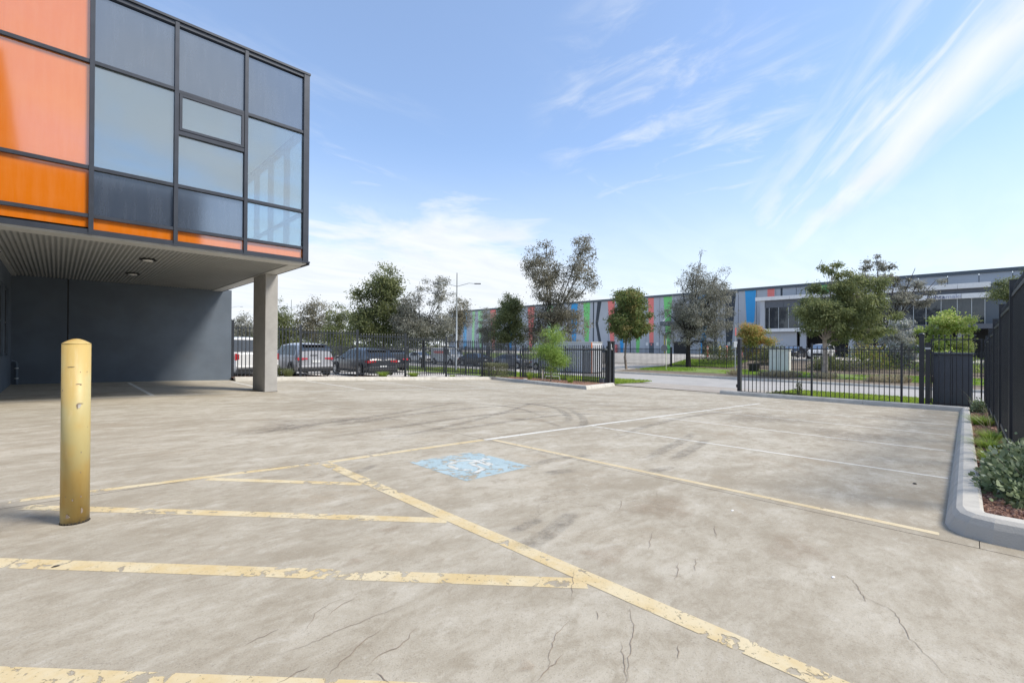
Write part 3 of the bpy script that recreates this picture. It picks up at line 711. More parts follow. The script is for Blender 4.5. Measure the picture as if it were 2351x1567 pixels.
# fence along the street, right of the gate
fence('front_fence', 'black picket fence right of the driveway with green lawn and street behind', (21.05, 7.0), (21.05, 1.1), [0.0, 2.65, 5.35, 5.9], bump(lambda a, b: -.90, .0), height=2.16, pk=.15, skip_post=(0.0, 5.9))
# fence along the street behind the sliding gate and on past the neighbour's yard
fence('front_fence', 'black picket fence standing just behind the open sliding gate', (21.35, 14.0), (21.35, 20.4), [0, 1.6, 2.9, 5.0, 6.4], bump(lambda a, b: -.93, 0), height=2.03, pk=.14)
fence('neighbour_front_fence', 'low black picket fence along the street side of the neighbouring yard', (21.2, 20.9), (21.2, 52), [i*2.59 for i in range(13)], bump(lambda a, b: -.93, 0), height=1.95, pk=.14, psz=.09)
# right-hand boundary
ra = [21.0, 19.2, 16.5, 13.8, 11.1, 8.4, 5.7]
fence('side_fence', 'tall black picket fence on the right running above the shrub bed', (21.0, -.40), (5.7, -.40), [21.0-a for a in ra], bump(G, .10), height=2.10, pk=.115, psz=.075, rail=.042)
# far side of the street
fb_ = [i*2.5 for i in range(18)]
fence('street_fence', 'low black fence across the street before the brown garden slope', (43.9, 20.8), (43.9, -21.7), fb_, bump(lambda a, b: -.80, 0), height=1.80, pk=.135, psz=.05, post_extra=.03, limit=290)
gt = fence('warehouse_gate', 'closed black sliding gate across the far concrete driveway', (43.9, 28.6), (43.9, 21.2), [0, 7.4], bump(lambda a, b: -.80, 0), height=1.85, pk=.14, psz=.16, cat='gate')
fence('warehouse_fence', 'black picket fence across the street left of the far driveway gate', (43.9, 60), (43.9, 29.0), [i*2.58 for i in range(13)], bump(lambda a, b: -.80, 0), height=1.80, pk=.14, psz=.05, post_extra=.03)

# ---- sliding gate of the car park
zg = -.93
g_ = thing('sliding_gate', 'open black sliding gate with pale top track parked behind the garden bed', 'gate', (20.85, 16.9, zg))
part('top_track', MB().box(20.82, 20.88, 13.35, 20.2, 1.00, 1.06), M['gate_rail'], g_)
part('bottom_beam', MB().box(20.81, 20.89, 13.7, 20.15, zg+.06, zg+.16), M['fence'], g_)
part('stile', MB().box(20.815, 20.885, 20.08, 20.15, zg+.161, .999), M['fence'], g_)
part('stile', MB().box(20.815, 20.885, 13.7, 13.77, zg+.161, .999), M['fence'], g_)
pmesh = MB().box(-.0125, .0125, -.02, .02, zg+.13, 1.24).add([(-.0125, -.02, 1.24), (.0125, -.02, 1.24), (.0125, .02, 1.24), (-.0125, .02, 1.24), (0, 0, 1.275)], [(0, 1, 4), (1, 2, 4), (2, 3, 4), (3, 0, 4)])
pmesh = MB().add([(x, y, z-zg) for x, y, z in pmesh.v], pmesh.f).mesh('picket'); pmesh.materials.append(M['fence'])
n = 46
for k in range(n): link('picket', pmesh, None, g_, (-.055, -3.05+6.2*k/(n-1), 0))
pt = thing('gate_post', 'twin black guide posts left of the driveway opening', 'gate post', (20.85, 13.4, zg))
part('post', MB().box(20.62, 20.76, 13.36, 13.50, zg-.1, 1.42), M['fence'], pt); part('post', MB().box(20.98, 21.12, 13.36, 13.50, zg-.1, 1.42), M['fence'], pt)
part('cap_plate', MB().box(20.60, 21.14, 13.34, 13.52, 1.421, 1.475), M['fence'], pt)
part('guide_bracket', MB().box(20.77, 20.97, 13.40, 13.46, 1.02, 1.10).box(20.83, 20.90, 13.41, 13.45, 1.101, 1.33), M['steel'], pt)
part('footing', MB().box(20.77, 20.97, 13.38, 13.48, zg+.02, zg+.12), M['fence'], pt)
mo = thing('gate_motor', 'small grey gate motor box at the foot of the twin guide posts', 'motor', (20.5, 13.75, zg+.1))
part('housing', MB().box(20.40, 20.66, 13.62, 13.90, zg+.12, zg+.42), M['kiosk'], mo, bevel=.02)
part('base_plinth', MB().box(20.35, 20.71, 13.55, 13.97, zg-.05, zg+.119), M['kerb'], mo)
ct = thing('gate_post', 'single wide black catch post right of the driveway opening', 'gate post', (21.05, 7.02, -.9))
part('post', MB().box(20.93, 21.15, 6.97, 7.09, -1.0, 1.52), M['fence'], ct); part('cap', MB().box(20.92, 21.16, 6.96, 7.10, 1.521, 1.55), M['fence'], ct)
part('catch', MB().box(20.96, 21.12, 7.091, 7.12, .9, 1.35).box(20.98, 21.06, 7.091, 7.15, -.55, -.42), M['black'], ct)

# ---- pedestrian gate beside the kiosk
pg = thing('pedestrian_gate', 'narrow black pedestrian gate with ball topped bars at the corner', 'gate', (21.05, .3, -.9))
part('gate_frame', MB().box(21.03, 21.07, -.33, .90, 1.48, 1.52).box(21.03, 21.07, -.33, .90, -.66, -.62).box(21.03, 21.07, .86, .90, -.619, 1.479).box(21.03, 21.07, -.33, -.29, -.619, 1.479), M['fence'], pg)
for k in range(8):
    y = -.14+.142*k-.02
    part('picket', MB().box(21.038, 21.062, y-.012, y+.012, -.80, 1.60).lathe([(.01, 0), (.026, .012), (.03, .03), (.024, .048), (.008, .056)], 10, (21.05, y, 1.601)), M['fence'], pg)
part('latch', MB().box(20.99, 21.029, .80, .87, .05, .25), M['black'], pg)
gp = thing('gate_post', 'tall black post with a domed cap at the hinge of the narrow gate', 'gate post', (21.05, 1.12, -.9))
part('post', MB().box(20.985, 21.115, 1.06, 1.19, -1.0, 1.66), M['fence'], gp)
part('domed_cap', MB().lathe([(.088, 0), (.088, .02), (.07, .05), (.03, .068), (.005, .072)], 20, (21.05, 1.125, 1.661)), M['fence'], gp, smooth=True)
gp2 = thing('gate_post', 'shorter black lock post with a pale band next to the domed post', 'gate post', (21.05, .97, -.9))
part('post', MB().box(20.96, 21.10, .905, 1.03, -1.0, 1.40), M['fence'], gp2)
part('band', MB().box(20.95, 21.11, .895, 1.04, 1.17, 1.23), M['steel'], gp2)

# ---- kiosk cabinet beyond the narrow gate
ks = thing('service_cabinet', 'dark grey service cabinet with an overhanging lid behind the narrow gate', 'cabinet', (21.95, .36, -1.0))
part('body', MB().box(21.6, 22.3, -.12, .86, -1.05, 1.00), M['kiosk'], ks, bevel=.01)
part('lid', MB().box(21.55, 22.35, -.18, .92, 1.001, 1.06), M['kiosk'], ks)
part('door_seam', MB().box(21.594, 21.5995, .365, .375, -.95, .95), M['black'], ks)
part('plinth', MB().box(21.58, 22.32, -.14, .88, -1.2, -1.051), M['kerb'], ks)

# ================================================================ BOLLARD
bz = G(.09, 4.25)
bo = thing('bollard', 'chipped yellow steel bollard standing on the concrete at left', 'bollard', (.09, 4.25, bz))
m = bpy.data.materials.new('bollard_yellow'); m.use_nodes = True; t = NT(m.node_tree); b = t.n['Principled BSDF']
pos = t.node('ShaderNodeNewGeometry').outputs['Position']
c = t.mix(t.ramp(t.noise(t.mapping(pos, (9, 9, 1.6)), 1, 5, .6), .35, .7), (.54, .39, .135), (.47, .29, .065))
c = t.mix(t.ramp(t.noise(t.mapping(pos, (3, 3, 3.2), loc=(.3, 0, 0)), 1, 3, .5), .50, .68, 0, .5), c, (.46, .45, .24))
c = t.mix(t.ramp(t.noise(t.mapping(pos, (30, 30, 4)), 1, 5, .6), .56, .75, 0, .3), c, (.66, .57, .36))
c = t.mix(t.ramp(t.noise(t.mapping(pos, (1, 1, 1)), 42, 4, .6), .725, .74, 0, .9), c, (.10, .07, .06))
sp = t.node('ShaderNodeSeparateXYZ'); t.l.new(pos, sp.inputs[0])
c = t.mix(t.math('MULTIPLY', t.ramp(sp.outputs[2], .06, -.01), t.ramp(t.noise(pos, 30, 4, .7), .3, .6)), c, (.20, .16, .10))
t.put(b.inputs['Base Color'], c); b.inputs['Roughness'].default_value = .48; M['bollard'] = m
rb = .0735
part('post', MB().lathe([(rb, -.03), (rb, 1.195)], 40, (.09, 4.25, bz)), M['bollard'], bo, smooth=True).data.polygons[-1].use_smooth = False
part('domed_cap', MB().lathe([(rb+.001, 1.1955), (rb-.001, 1.200), (.060, 1.209), (.040, 1.221), (.018, 1.230), (.002, 1.232)], 40, (.09, 4.25, bz)), M['bollard'], bo, smooth=True)
def chip(az, z, w_, h_, mat='crack', grow=.0012, shape=1):
    """paint chip lying on the curved face; az in degrees from the side facing the photographer"""
    base = math.atan2(-4.25, -.09); n = 9; pts = []
    for k in range(n):
        u = 2*math.pi*k/n; f = 1+.28*math.sin(2.3*k+az)
        pts.append((base+R(az)+math.cos(u)*w_*f/(2*rb), z+math.sin(u)*h_*f/2))
    vs = [(.09+(rb+grow)*math.cos(q), 4.25+(rb+grow)*math.sin(q), bz+zz) for q, zz in pts]
    part('paint_chip', MB().add(vs, [tuple(range(n))]), M[mat], bo)
for a_, z_, w_, h_ in ((-20, 1.045, .040, .005), (16, 1.01, .005, .006), (45, 1.01, .007, .005), (8, .93, .028, .005), (18, .925, .012, .004), (14, .80, .030, .008), (5, .785, .010, .035), (-60, .89, .006, .012), (21, .475, .005, .012), (20, .34, .004, .01), (-10, .165, .008, .016), (22, .18, .007, .013), (-38, .19, .004, .01), (26, .085, .012, .04), (-30, .06, .02, .03)):
    chip(a_, z_, w_, h_)
chip(12, .787, .022, .030, 'joint_grey' if 'joint_grey' in M else 'kerb', .0009)
part('base_dirt', MB().lathe([(.0745, .010), (.0738, .012), (.0737, .002), (.078, .002)], 24, (.09, 4.25, bz)), M['joint'], bo)

# ================================================================ VEGETATION
def leaves_mesh(name, pos, d, size, width, tone, rng, kind='rhomb'):
    """pos (n,3) leaf bases, d (n,3) unit long axes"""
    n = len(pos)
    r = rng.normal(size=(n, 3)); s = np.cross(d, r); s /= np.linalg.norm(s, axis=1)[:, None]+1e-9
    L = size[:, None]; W = width[:, None]
    if kind == 'rhomb':
        v = np.stack([pos, pos+d*L*.45+s*W*.5, pos+d*L, pos+d*L*.45-s*W*.5], 1); k = 4
    else:      # rounded, slightly cupped leaf
        nn = np.cross(d, s)
        v = np.stack([pos, pos+d*L*.25+s*W*.42+nn*W*.08, pos+d*L*.65+s*W*.46+nn*W*.10, pos+d*L, pos+d*L*.65-s*W*.46+nn*W*.10, pos+d*L*.25-s*W*.42+nn*W*.08], 1); k = 6
    me = bpy.data.meshes.new(name)
    me.vertices.add(n*k); me.vertices.foreach_set('co', v.reshape(-1).astype(np.float32))
    me.loops.add(n*k); me.loops.foreach_set('vertex_index', np.arange(n*k, dtype=np.int32))
    me.polygons.add(n); me.polygons.foreach_set('loop_start', np.arange(0, n*k, k, dtype=np.int32)); me.polygons.foreach_set('loop_total', np.full(n, k, dtype=np.int32))
    me.update(calc_edges=True)
    at = me.attributes.new('tone', 'FLOAT', 'FACE'); at.data.foreach_set('value', np.clip(tone, 0, 1).astype(np.float32))
    return me
RIGHT = np.array([.7079, -.7065, 0.]); FWD = np.array([.7065, .7079, 0.])
LM = {
 'green': leaf_mat('leaf_green', [(0.058, 0.077, 0.033), (0.147, 0.173, 0.070), (0.282, 0.301, 0.128)], .45),
 'bright': leaf_mat('leaf_bright', [(0.105, 0.194, 0.035), (0.229, 0.351, 0.070), (0.421, 0.562, 0.140)], .45),
 'olive': leaf_mat('leaf_olive', [(0.070, 0.090, 0.033), (0.192, 0.224, 0.090), (0.358, 0.384, 0.166)], .45),
 'grey': leaf_mat('leaf_grey', [(0.090, 0.090, 0.067), (0.218, 0.215, 0.173), (0.422, 0.416, 0.346)], .38),
 'brown': leaf_mat('leaf_brown', [(0.077, 0.077, 0.054), (0.192, 0.179, 0.125), (0.346, 0.314, 0.224)], .38),
 'silver': leaf_mat('leaf_silver', [(0.176, 0.185, 0.157), (0.386, 0.404, 0.351), (0.600, 0.600, 0.580)], .2),
 'pear': leaf_mat('leaf_pear', [(0.058, 0.083, 0.028), (0.128, 0.179, 0.058), (0.198, 0.250, 0.077), (0.346, 0.282, 0.115)], .45),
 'autumn': leaf_mat('leaf_autumn', [(0.600, 0.201, 0.090), (0.600, 0.360, 0.159), (0.600, 0.600, 0.225)], .4),
 'mix': leaf_mat('leaf_mixed', [(0.113, 0.179, 0.045), (0.270, 0.338, 0.078), (0.600, 0.383, 0.134)], .35),
 'lime': leaf_mat('leaf_lime', [(0.176, 0.264, 0.053), (0.386, 0.510, 0.124), (0.600, 0.600, 0.229)], .45),
 'round': leaf_mat('leaf_round', [(.07, .098, .045), (.18, .235, .115), (.34, .41, .24), (.50, .54, .38)], .2, .45),
 'hedge': leaf_mat('leaf_hedge', [(0.053, 0.066, 0.031), (0.176, 0.194, 0.105), (0.334, 0.334, 0.211)], .2),
 'blade': leaf_mat('grass_blade', [(0.105, 0.176, 0.026), (0.264, 0.386, 0.053), (0.491, 0.562, 0.140)], .35),
 'lawn': leaf_mat('lawn_blade', [(.20, .29, .03), (.33, .43, .06), (.45, .52, .12)], .5),
 'verge': leaf_mat('verge_blade', [(0.157, 0.246, 0.035), (0.299, 0.439, 0.061), (0.474, 0.597, 0.124)], .35),
 'dry': leaf_mat('dry_blade', [(0.246, 0.194, 0.105), (0.456, 0.386, 0.246), (0.600, 0.562, 0.386)], .2),
}
def tree(name, label, base, lobes, leaf='green', n=6000, size=.16, bark='bark_g', trunk=.14, droop=.5, lean=0.0, fork=None, seed=1, group=None, dens=1.0, thin=.28, sub=None, cf=.34, grow=1.12):
    rng = np.random.default_rng(seed); bx, by, bz_ = base
    root = thing(name, label, 'tree', (bx, by, bz_), 0, group)
    lobes = [(a_, h_, w_*grow, t_*grow) for a_, h_, w_, t_ in lobes]
    L = np.array(lobes, float)          # lateral, height, half width, half height
    vol = L[:, 2]*L[:, 3]*np.minimum(L[:, 2], 1.6); pk_ = vol/vol.sum()
    # clusters of leaves inside the lobes
    nc = int(max(30, min(520, 2.2*vol.sum()/max(.06, size)**.9*dens))); n = int(n*2.1)
    ci = rng.choice(len(L), nc, p=pk_)
    u = rng.normal(size=(nc, 3)); u /= np.linalg.norm(u, axis=1)[:, None]
    rad = rng.uniform(.25, 1.0, nc)**.45
    zc = L[ci, 1]+u[:, 2]*L[ci, 3]*rad*.92; lat = L[ci, 0]+u[:, 0]*L[ci, 2]*rad*.95; dep = u[:, 1]*L[ci, 2]*rad*1.0
    dep += (L[ci, 0]*.35)*np.where((ci % 2) == 0, 1, -1)*.5
    # bridge neighbouring lobes so that the crown hangs together
    dd = np.abs(L[:, None, 0]-L[None, :, 0])+np.abs(L[:, None, 1]-L[None, :, 1]); np.fill_diagonal(dd, 99); nb = dd.argsort(1)[:, :2]
    if len(L) > 1:
        tgt = nb[ci, rng.integers(0, min(2, len(L)-1), nc)]; wb = np.where(rng.uniform(size=nc) < .45, rng.uniform(0, .75, nc), 0)
        lat = lat+(L[tgt, 0]-L[ci, 0])*wb; zc = zc+(L[tgt, 1]-L[ci, 1])*wb
    C = lat[:, None]*RIGHT+dep[:, None]*FWD+np.stack([0*zc, 0*zc, zc], 1)
    cr = rng.uniform(.55, 1.25, nc)*np.clip(cf*np.minimum(L[ci, 2], L[ci, 3])+.10, .10, .62)
    wgt = cr**1.6; k = rng.choice(nc, n, p=wgt/wgt.sum())
    off = rng.normal(size=(n, 3)); off /= np.linalg.norm(off, axis=1)[:, None]; off *= (rng.uniform(0, 1, n)**.5*cr[k]*np.where(rng.uniform(size=n) < .25, 1.7, 1))[:, None]*np.array([1.15, 1.15, .85])
    P_ = C[k]+off
    d = rng.normal(size=(n, 3))*.8+off/(cr[k][:, None]+.01)*.6; d[:, 2] -= droop*1.6; d /= np.linalg.norm(d, axis=1)[:, None]
    sz = size*rng.uniform(.6, 1.35, n)
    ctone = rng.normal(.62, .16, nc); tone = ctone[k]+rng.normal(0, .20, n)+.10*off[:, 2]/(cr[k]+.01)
    me = leaves_mesh('crown', P_, d, sz, sz*rng.uniform(thin, thin*1.7, n), tone, rng)
    link('crown', me, LM[leaf], root)
    # trunk and limbs
    tb = MB(); top = L[:, 1].max(); r0 = trunk
    heads = []
    if fork is None: fork = .30*top
    j = Vector(tuple(RIGHT*lean))+Vector((0, 0, fork))
    bend = Vector((rng.uniform(-.04, .04)*fork, rng.uniform(-.04, .04)*fork, 0))
    stem = [Vector((0, 0, -.25)), Vector((0, 0, .0)), j*.35+bend, j*.7+bend*.4, j]
    tb.tube(stem, [r0*1.45, r0*1.25, r0*1.0, r0*.85, r0*.75], 9)
    main = sorted(range(len(L)), key=lambda i: -L[i, 1])
    used = []
    for i in range(len(L)):
        c = Vector(tuple(L[i, 0]*RIGHT+rng.uniform(-.3, .3)*L[i, 2]*FWD))+Vector((0, 0, L[i, 1]))
        s = j if (L[i, 1] > fork+.4 or fork < 1) else j*.8
        m1 = s.lerp(c, .45)+Vector((rng.uniform(-.1, .1), rng.uniform(-.1, .1), .10*abs(c.x-s.x)+.1))
        rr_ = r0*.42*min(1, math.sqrt(L[i, 2])*.8)
        tb.tube([s-Vector((0, 0, r0)), m1, c, c+Vector((rng.uniform(-.2, .2), rng.uniform(-.2, .2), L[i, 3]*.4))], [rr_, rr_*.7, rr_*.38, rr_*.12], 6, False)
        near = [q for q in range(nc) if ci[q] == i][:9]
        for q in near:
            e = Vector(tuple(C[q])); s2 = m1.lerp(c, rng.uniform(.2, 1))
            tb.tube([s2, s2.lerp(e, .5)+Vector((0, 0, .06)), e], [rr_*.30, rr_*.2, rr_*.07], 4, False)
    o = link('trunk', tb.mesh('trunk'), M[bark], root, smooth=True)
    if sub:      # a second leaf colour on part of the crown
        leaf2, lobes2, n2 = sub; L2 = np.array(lobes2, float); q = rng.choice(len(L2), n2)
        u = rng.normal(size=(n2, 3)); u /= np.linalg.norm(u, axis=1)[:, None]; u *= (rng.uniform(0, 1, n2)**.4)[:, None]
        u += .25*np.sin(np.stack([u[:, 2]*9, u[:, 0]*7, u[:, 1]*8], 1))
        P2 = (L2[q, 0]+u[:, 0]*L2[q, 2])[:, None]*RIGHT+(u[:, 1]*L2[q, 2])[:, None]*FWD; P2[:, 2] = L2[q, 1]+u[:, 2]*L2[q, 3]
        d2 = rng.normal(size=(n2, 3)); d2[:, 2] -= .4; d2 /= np.linalg.norm(d2, axis=1)[:, None]; s2 = size*rng.uniform(.6, 1.2, n2)
        link('coloured_leaves', leaves_mesh('coloured_leaves', P2, d2, s2, s2*.5, rng.normal(.5, .25, n2), rng), LM[leaf2], root)
    return root
TR = {'L1':((20.36,78.58,-0.6),[(0.0,4.53,1.47,1.88),(-0.4,3.06,1.34,1.34)]),'L2':((21.23,63.58,-0.6),[(-0.52,6.24,0.75,1.95),(0.0,3.95,1.38,2.07),(-0.86,
    4.63,1.44,2.01),(0.57,2.63,1.15,1.26)]),'L3':((24.75,62.89,-0.6),[(-0.59,6.83,1.19,1.19),(0.95,6.07,1.42,1.31),(-1.31,4.46,1.42,1.66),(0.36,3.58,2.02,
    1.54),(1.36,4.47,1.07,1.19)]),'L4':((24.64,54.53,-0.6),[(-0.48,5.99,1.02,1.07),(0.54,4.39,1.18,1.5),(-0.91,3.85,1.39,1.39),(0.16,2.62,1.61,1.07)]),
    'L5':((22.28,39.93,-0.8),[(0.0,8.69,1.01,1.18),(1.14,7.73,0.93,1.09),(0.0,7.3,1.43,1.18),(-1.26,6.24,1.18,1.26),(-2.44,6.57,0.72,0.76),(0.63,5.33,
    1.52,1.52),(-1.05,4.22,1.68,1.43),(1.18,3.73,1.52,1.43),(-1.89,3.92,1.18,1.18),(-0.42,2.88,1.85,0.93)]),'L7':((23.88,35.5,-0.95),[(-0.64,7.27,0.8,
    0.8),(-1.29,6.14,0.96,0.96),(-1.89,4.69,0.88,1.21),(1.53,7.77,0.8,0.72),(2.01,6.97,0.64,0.64),(1.13,6.24,0.72,0.8),(-0.88,3.82,1.53,1.13),(0.52,3.91,
    1.21,1.04),(1.61,4.03,1.04,1.21),(-1.29,2.61,1.37,0.72),(1.13,2.83,1.04,0.72)]),'L8':((37.37,47.48,-0.9),[(0.23,7.11,1.26,1.26),(-0.4,5.38,1.49,1.72),
    (0.92,5.79,0.98,1.03),(-0.69,3.65,1.38,1.38)]),'M1a':((37.46,41.74,-0.8),[(0.21,6.11,0.91,1.07),(-0.16,4.39,1.07,1.61),(0.27,2.68,1.07,1.29)]),
    'M1':((37.14,37.82,-0.8),[(-0.2,7.47,0.71,0.91),(0.25,6.46,1.22,1.12),(0.05,4.79,1.62,1.42),(0.66,3.27,1.62,1.12),(-0.86,2.65,1.32,1.01)]),
    'M2':((39.22,32.91,-0.8),[(-0.78,13.01,0.88,0.98),(-2.05,11.83,1.17,1.07),(-0.98,10.37,1.56,1.37),(-2.73,10.46,0.88,1.07),(-0.88,8.27,1.37,1.37),
    (3.27,13.33,1.17,0.98),(3.9,11.87,1.07,1.27),(3.03,10.01,1.46,1.37),(1.76,10.97,0.88,1.07),(4.29,9.04,0.68,0.98),(1.81,7.95,1.46,1.27),(-1.95,5.34,
    1.27,1.46),(-0.1,5.59,1.46,1.37),(1.71,5.21,1.56,1.46),(2.64,3.42,1.17,1.07),(-1.95,3.24,1.27,0.98),(-0.15,3.4,1.46,1.07)]),'M3':((18.18,15.34,-0.55),
    [(0.05,2.56,0.29,0.41),(-0.34,1.87,0.41,0.36),(0.39,1.95,0.41,0.45),(0.02,1.49,0.45,0.45),(-0.48,1.26,0.32,0.32),(0.48,1.04,0.36,0.41),(0.07,0.7,0.41,
    0.32)]),'R1':((37.14,22.27,-0.85),[(0.68,7.15,0.72,0.64),(0.2,6.26,1.21,0.96),(0.4,4.98,1.69,1.13),(0.08,3.77,1.61,0.88),(1.29,3.66,0.8,0.8)]),
    'R2':((43.14,19.11,-0.85),[(1.01,10.17,0.51,0.67),(0.59,9.03,0.93,0.93),(2.53,8.63,1.01,0.93),(-0.51,7.97,0.93,0.84),(1.18,7.56,1.68,1.18),(2.95,7.28,
    1.01,0.93),(-1.81,5.14,0.93,0.84),(0.42,5.87,1.94,1.18),(2.74,5.59,1.35,1.18),(-0.63,4.18,1.85,1.01),(1.47,4.2,1.77,1.09),(-0.84,2.92,1.52,0.76),
    (2.86,3.49,0.84,1.09),(1.26,2.51,1.43,0.51),(1.18,11.18,0.34,0.25),(3.96,9.14,0.29,0.29)]),'R3':((51.01,15.49,-0.3),[(-0.58,3.15,0.9,0.9),(0.31,3.38,
    0.9,0.72),(-1.03,1.89,0.9,0.99),(0.45,1.81,1.17,0.99),(-0.13,0.37,1.26,0.99)]),'R3red':((51.86,14.5,-0.3),[(-0.76,3.07,0.81,0.81),(0.22,3.25,0.49,
    0.45),(0.45,2.36,0.58,0.45),(1.12,2.14,0.45,0.27)]),'R4':((38.16,7.13,-0.85),[(0.58,7.75,0.67,0.49),(1.9,7.08,1.1,0.67),(0.37,6.43,1.16,0.8),(2.2,
    5.67,1.65,1.1),(-0.86,4.58,1.16,0.98),(0.67,4.44,1.59,1.04),(3.28,4.46,1.16,1.04),(-1.16,3.45,0.8,0.61),(0.37,3.15,1.41,0.61),(2.51,3.38,1.47,0.73),
    (1.59,2.55,1.04,0.43)]),'R5':((52.84,6.6,-0.8),[(0.8,10.31,0.6,0.68),(-0.2,9.58,0.72,0.48),(2.61,8.39,0.96,0.72),(4.34,9.29,0.56,0.44),(4.62,8.0,1.13,
    0.72),(6.27,8.25,0.64,0.48),(0.32,8.45,0.88,0.8),(1.61,9.27,0.56,0.56),(2.81,6.78,1.45,0.88),(4.26,6.39,0.96,0.72),(2.01,5.37,1.04,0.72),(-0.32,2.34,
    1.13,0.72),(0.4,1.34,0.96,0.56)]),'R6':((49.66,4.12,-0.6),[(-0.15,3.65,0.87,0.65),(0.15,2.67,1.09,0.8),(-0.07,1.76,1.02,0.73),(0.47,0.86,0.95,0.65)]),
    'R7':((49.44,1.52,-0.6),[(-0.86,3.68,0.55,0.83),(0.28,4.34,0.59,0.48),(0.0,3.51,0.76,0.9),(1.48,3.69,0.69,0.69),(0.86,2.48,1.24,0.69),(-0.52,1.96,
    0.96,0.76),(1.21,1.28,1.03,0.69),(2.14,2.15,0.55,0.48)]),'R8':((50.72,-2.59,-0.8),[(-0.33,6.97,0.85,0.72),(0.55,6.91,0.98,0.98),(-0.94,5.93,0.46,
    0.52),(-0.16,5.61,0.85,0.85),(0.65,5.29,0.98,1.3)])}
gF = 'street trees beyond the fences'
def tr_(k, *a, **kw): b_, l_ = TR[k]; return tree('street_tree' if 'nm' not in kw else kw.pop('nm'), a[0], b_, l_, group=gF, **kw)
tr_('L1', 'pale olive tree seen through the gap between wall and column', leaf='grey', n=2500, size=.26, seed=3)
tr_('L2', 'green tree just right of the column behind the silver car', leaf='green', n=4000, size=.24, seed=4)
tr_('L3', 'brownish thin tree above the silver car', leaf='brown', n=4200, size=.20, seed=5, thin=.4)
tr_('L4', 'mid green tree between the brownish tree and the tall green tree', leaf='green', n=4200, size=.22, seed=6)
tr_('L5', 'tall dense green tree above the dark parked car', leaf='green', n=15000, size=.19, seed=7, thin=.4)
tr_('L7', 'grey green eucalypt with a dark forked trunk left of the street lamp', leaf='grey', n=12000, size=.15, seed=8, bark='bark_d', trunk=.17, fork=2.9, thin=.34)
tr_('L8', 'reddish brown small tree behind the street lamp pole', leaf='brown', n=5000, size=.20, seed=9)
tr_('M1a', 'narrow dark grey green tree left of the conical tree', leaf='grey', n=4500, size=.16, seed=10)
tr_('M1', 'conical deep green tree left of the tallest eucalypt', leaf='green', n=11000, size=.17, seed=11, thin=.36)
tr_('M2', 'tallest airy eucalypt with two plumes in the middle of the picture', leaf='brown', n=14000, size=.21, seed=12, bark='bark_d', trunk=.20, fork=4.2, droop=.7, dens=1.15)
b_, l_ = TR['M3']
tree('pepper_tree', 'small bright green weeping tree in the bed before the sliding gate', b_, l_, leaf='bright', n=6500, size=.10, trunk=.03, droop=.9, fork=.5, seed=13, thin=.13, cf=.75)
tr_('R1', 'oval green street tree with a pale straight trunk beside the far driveway', leaf='pear', n=12000, size=.17, seed=14, bark='bark_g', trunk=.10, fork=3.0, thin=.42, droop=.35)
tr_('R2', 'spreading grey eucalypt with a thick black trunk on the far verge', leaf='grey', n=15000, size=.19, seed=15, bark='bark_d', trunk=.22, fork=3.0, droop=.95, thin=.20, dens=1.1)
b_, l_ = TR['R3']; b2, l2 = TR['R3red']
tree('ornamental_tree', 'small tree turning orange red on its upper right behind the gate post', b_, l_, leaf='mix', n=7000, size=.17, trunk=.06, seed=16, group=gF, sub=('autumn', l2, 3600))
tr_('R4', 'broad leafy green eucalypt with a pale trunk before the office windows', leaf='olive', n=20000, grow=1.04, size=.20, seed=17, bark='bark_p', trunk=.17, fork=2.7, droop=.75, thin=.22, dens=1.0)
tr_('R5', 'sparse grey eucalypt with a dark leaning trunk right of the leafy one', leaf='grey', n=6000, grow=.95, size=.20, seed=18, bark='bark_d', trunk=.22, fork=2.2, lean=1.6, droop=.6, thin=.24, dens=1.1)
tr_('R6', 'silvery bushy young tree in front of the dark undercroft', leaf='silver', n=6500, size=.17, seed=19, trunk=.05, droop=.8, fork=1.0, thin=.26)
tr_('R7', 'young lime green tree behind the service cabinet', leaf='lime', n=7500, size=.15, seed=20, trunk=.05, fork=1.2, thin=.5, droop=.3)
tr_('R8', 'olive tree rising behind the tall side fence at the right edge', leaf='olive', n=9000, size=.15, seed=21, fork=2.5, droop=.8)

